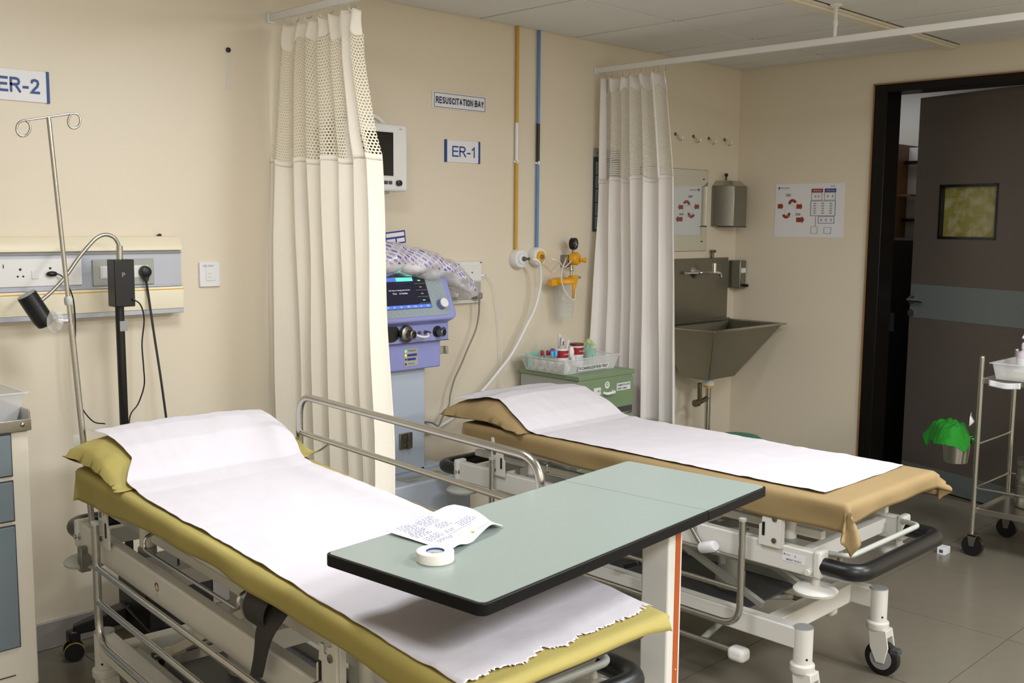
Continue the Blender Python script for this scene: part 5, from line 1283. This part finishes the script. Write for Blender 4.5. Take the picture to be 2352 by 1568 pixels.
for k in range(4):
    a = math.radians((163, 22, 335, 268)[k]); d = Vector((math.cos(a), math.sin(a), 0)); e = d*.185; p = Vector((-d.y, d.x, 0))
    g = G(); pr = []
    w0, w1 = .035, .016
    vs = [p*w0+Z*.105, p*-w0+Z*.105, p*-w0+Z*.17, p*w0+Z*.17, e+p*w1+Z*.085, e-p*w1+Z*.085, e-p*w1+Z*.115, e+p*w1+Z*.115]
    g.add(vs, [(0,1,2,3), (7,6,5,4), (0,4,5,1), (1,5,6,2), (2,6,7,3), (3,7,4,0)])
    lg = g.build('star_leg', 'blackm', t, bevel=.005)
    G().box(-.018, .018, -.02, .02, .06, .10).xf(Matrix.Translation(e)).build('castor_housing', 'blackm', lg, bevel=.006)
    for q in (-1, 1): G().tube([e+p*(q*.022-.007)+Z*.031, e+p*(q*.022+.007)+Z*.031], .031, 24).build('castor_wheel', 'black', lg)
    for q in (-1, 1): G().tube([e+p*(q*.022-.004)+Z*.031, e+p*(q*.022+.004)+Z*.031], .0325, 24).build('wheel_tread', mat('castor_tread_yellow', s(168, 150, 70), .6), lg)
bb = G().box(-.02, .22, -.16, .06, .10, .30).build('battery_box', 'blackm', t, bevel=.01)
c = spline([(-3.838, -.232, 1.19), (-3.815, -.24, 1.17), (-3.80, -.23, 1.12), (-3.805, -.22, 1.04), (-3.80, -.215, .96), (-3.80, -.215, .90), (-3.82, -.21, .84), (-3.85, -.21, .80), (-3.86, -.22, .72)])
tag(G().tube(c, .0024, 8).build('lamp_cable', 'black'), 'thin black cable looping from the lamp control box down beside its pole', 'cable')

# ------------------------------------------------------------------ drawer cart at the left edge
t = thing('drawer_cart', 'cream metal cart with blue-grey drawers at the left edge of the room', 'cart', (-4.72, -.44, 0))
# local: front face y=0, right side x=.455 (world -4.265)
G().box(0, .465, .0, .40, .085, .845).build('body', 'creamm', t, bevel=.004)
for z0, z1, n_ in ((.721, .838, 'drawer'), (.590, .702, 'drawer'), (.215, .572, 'door')):
    fr_ = G().box(.02, .418, -.003, .0, z0-.004, z1+.004).build('shadow_gap', 'dgrey', t)
    G().box(.024, .414, -.010, -.001, z0, z1).build(n_, 'drawb', t, bevel=.002)
G().box(.30, .40, -.0022, 0, .128, .131).build('vent_slot', 'dgrey', t)
tr_ = G().box(-.005, .47, -.012, .41, .846, .850).box(-.005, .47, -.016, -.010, .846, .880).box(.464, .470, -.012, .41, .846, .905).box(-.005, .47, .404, .41, .846, .905).build('steel_top_tray', 'steel', t, bevel=.002)
G().lathe((.445, -.016, .865), [(.007, 0), (.006, .003), (.003, .005)], 14, (0,-1,0)).build('dome_screw', 'steel', tr_)
for x in (.04, .42):
    for y in (.05, .35): G().cyl((x, y, .05), (x, y, .088), .008, 10).tube([(x-.012, y, .035), (x+.012, y, .035)], .035, 22).build('castor', 'black', t)
bt = thing('plastic_box', 'translucent plastic box holding white packs on the drawer cart', 'container', (-4.46, -.42, .8515))
g = opentray(G(), 0, .215, .02, .30, .098, .022); g.build('box_body', 'frost', bt, solid=.002, bevel=.003)
g = G()
for a, b, c_, d in ((-.010, .225, .010, .022), (-.010, .225, .298, .310), (-.010, .004, .02, .30), (.211, .225, .02, .30)): g.box(a, b, c_, d, .094, .098)
g.build('box_rim', 'frost', bt, bevel=.001)
for k, (x, y, sx_) in enumerate(((-4.40, -.33, .05), (-4.335, -.31, .045), (-4.37, -.24, .05))):
    g = G().sphere((0, 0, 0), 1, 10)
    for v in g.v:
        d = 1+.3*noise.noise(v*2+Vector((k*3, 0, 0))); v.x *= sx_*.75*d; v.y *= .04*d; v.z *= .046*d
    tag(g.build('dressing_pack', 'cotton', loc=(x, y, .905), ang=35), ['white crumpled pack at the left in the plastic box on the drawer cart', 'white crumpled pack at the right in the plastic box on the drawer cart', 'white crumpled pack at the back in the plastic box on the drawer cart'][k], 'pack')
tag(G().lathe((0, 0, 0), [(.008, 0), (.011, .01), (.011, .07), (.006, .08)], 14).build('lilac_tube', mat('lilac_tube_plastic', s(196, 184, 214), .4), loc=(-4.325, -.27, .935)), 'pale lilac tube end standing up in the plastic box at the left edge', 'tube')

# ------------------------------------------------------------------ steel trolley at the right
t = thing('instrument_trolley', 'two-shelf stainless steel instrument trolley by the door', 'trolley', (-.735, -1.757, 0))
LX, LY = .40, -.62
for x in (0, LX):
    for y in (0, LY):
        p_ = G().cyl((x, y, .10), (x, y, .882), .0105, 16).sphere((x, y, .882), .0105, 8).build('post', 'steel', t)
        wz = .052; wy = y-.012 if True else y
        f = G().box(x-.020, x+.020, y-.026, y+.014, .090, .100).prism([(-.02, .095), (.02, .095), (.01, .045), (-.01, .045)], (x-.020, y-.008, 0), Y, Z, .003).prism([(-.02, .095), (.02, .095), (.01, .045), (-.01, .045)], (x+.017, y-.008, 0), Y, Z, .003).build('castor_fork', 'steeld', t)
        G().tube([(x-.014, y-.008, .045), (x+.014, y-.008, .045)], .045, 28).build('castor_wheel', 'black', f)
def shelf(z, nm):
    s_ = G().box(.008, LX-.008, LY+.008, -.008, z-.018, z-.012).box(.005, .011, LY, 0, z-.026, z).box(LX-.011, LX-.005, LY, 0, z-.026, z).box(.008, LX-.008, -.011, -.005, z-.026, z).box(.008, LX-.008, LY+.005, LY+.011, z-.026, z)
    return s_.build(nm, 'steel', t, bevel=.002)
shelf(.795, 'upper_shelf'); shelf(.215, 'lower_shelf')
for a, b in (((0, 0, .305), (0, LY, .305)), ((0, 0, .305), (LX, 0, .305)), ((LX, 0, .305), (LX, LY, .305)), ((0, 0, .50), (LX, 0, .50))): G().cyl(a, b, .005, 10).build('guard_rail', 'steel', t)
tag(G().grid(12, 5, lambda u, v: Vector((.0+.004*math.sin(u*9), -.035-.13*u, -.006-.026*v-.006*math.sin(u*PI)))).build('tape_strip', 'signw', loc=(-.735-.003, -1.757, .795), solid=.0008), 'crumpled white tape strip stuck along the upper shelf edge of the trolley', 'tape strip')
# bucket in ring holder
bk = thing('waste_bucket', 'stainless bucket hooked on the end of the trolley under the green cloth', 'bucket', (-.70, -1.655, .395))
G().lathe((0, 0, 0), [(.045, 0), (.05, .004), (.062, .125), (.067, .128), (.067, .132), (.062, .132), (.048, .008), (0, .006)], 36).build('bucket_body', 'steel', bk)
G().tube([(math.cos(a)*.068, math.sin(a)*.068, .118) for a in [2*PI*k/28 for k in range(28)]], .004, 8, closed=True).build('ring_holder', 'steel', bk)
G().cyl((-.020, -.064, .118), (-.030, -.100, .118), .004, 8).build('holder_arm', 'steel', bk)
def clothf(u, v):
    a = 2*PI*u; r = v*.115*(1+.18*math.cos(a*2+.6)+.12*math.sin(a*3)); x = math.cos(a+.9)*r*1.0; y = math.sin(a+.9)*r*1.0
    far_ = max(0, -(x*.71-y*.71))      # side hanging down to the left of the picture
    z = .165+.028*math.cos(min(v*2.2, PI))+.012*nz(x*30, y*30, 2)-.6*max(0, v-.62)*.22*(1+.8*nz(u*9, 0, 4)) + .010*nz(x*60, y*55, 3)
    return Vector((x-.035*(.71)+.0, y+.035*.71, z))
tag(G().grid(90, 30, clothf).build('green_cloth', 'gcloth', solid=.002, ang=85, loc=(-.70, -1.655, .395)), 'bright green crumpled cloth heaped over the trolley bucket', 'cloth')
tag(G().add([(-.018, 0, 0), (.016, .002, .0), (.012, .004, .045), (.0, .0, .062), (-.008, .002, .040), (-.006, -.012, .02), (.01, -.012, .02)], [(0,1,6,5), (5,6,2,4), (4,2,3), (0,5,4), (1,2,6)]).build('tissue', 'signw', solid=.001, loc=(-.672, -1.700, .565), ang=80), 'white tissue sticking up out of the green cloth', 'tissue')
# drum on the lower shelf
dm = thing('dressing_drum', 'round stainless dressing drum on the lower trolley shelf', 'drum', (-.475, -1.935, .204))
G().lathe((0, 0, 0), [(.088, 0), (.092, .004), (.092, .09), (.094, .092), (.094, .098), (.092, .10), (.092, .18)], 40).build('drum_body', 'steel', dm)
G().lathe((0, 0, .18), [(.096, 0), (.097, .003), (.097, .03), (.092, .036), (.02, .042)], 40).build('drum_lid', 'steeld', dm)
# tray and bottles on the upper shelf
ty = thing('plastic_tray', 'translucent tray of gloves on the upper trolley shelf', 'tray', (-.72, -2.11, .785))
g = opentray(G(), 0, .27, 0, .315, .078, .016); g.build('tray_body', 'frost', ty, solid=.002, bevel=.004)
g = G()
for a, b, c_, d in ((-.010, .28, -.010, .004), (-.010, .28, .311, .325), (-.010, .004, 0, .315), (.266, .28, 0, .315)): g.box(a, b, c_, d, .074, .079)
g.build('tray_rim', 'frost', ty, bevel=.001)
for k, (x, y) in enumerate(((-.665, -1.88), (-.655, -1.96), (-.60, -1.91), (-.66, -2.04))):
    g = G().sphere((0, 0, 0), 1, 10)
    for v in g.v: d = 1+.3*noise.noise(v*2.2+Vector((k*5, 1, 0))); v.x *= .030*d; v.y *= .045*d; v.z *= .022*d
    tag(g.build('glove_pack', mat('glove_pack_cream', s(226, 226, 200), .6), loc=(x, y, .812), ang=60), ['pale glove pack nearest the post in the trolley tray', 'pale glove pack in front of the pump bottle in the trolley tray', 'pale glove pack at the back of the trolley tray', 'pale glove pack at the right end of the trolley tray'][k], 'glove pack')
def pump(x, y, label, h=.125, rimc='pinkl'):
    b = thing('pump_bottle', label, 'bottle', (x, y, .790))
    G().lathe((0, 0, 0), [(.030, 0), (.033, .005), (.033, h*.78), (.028, h*.92), (.014, h), (.014, h+.008)], 28).build('bottle_body', mat('bottle_pale_pink', s(222, 206, 220), .3), b)
    G().lathe((0, 0, h*.30), [(.0334, 0), (.0334, h*.42)], 28).build('paper_label', 'signw', b)
    G().box(-.030, -.008, -.036, -.026, h*.35, h*.62).build('magenta_panel', rimc, b); 
    G().lathe((0, 0, h+.006), [(.016, 0), (.016, .022), (.010, .028), (.005, .03), (.005, .05), (.011, .052), (.011, .064), (.009, .066)], 22).build('pump_collar', 'signw', b)
    G().tube([(0, 0, h+.064), (-.03, -.0, h+.062), (-.036, 0, h+.055)], .005, 10).build('spout', 'signw', b)
pump(-.60, -1.885, 'pale pump bottle with magenta label nearest the trolley post', .125)
pump(-.62, -1.965, 'second pale pump bottle cut by the right edge of the view', .115, 'purple')
# small carton on the floor beside the trolley wheel
ct = thing('small_carton', 'small white carton on the castor side of the trolley', 'box', (-.80, -1.665, .0))
G().box(-.028, .028, -.018, .018, 0, .030).build('carton', 'signw', ct, bevel=.001)
G().box(-.0290, -.028, -.008, .008, .008, .022).build('printed_mark', 'dprint', ct)
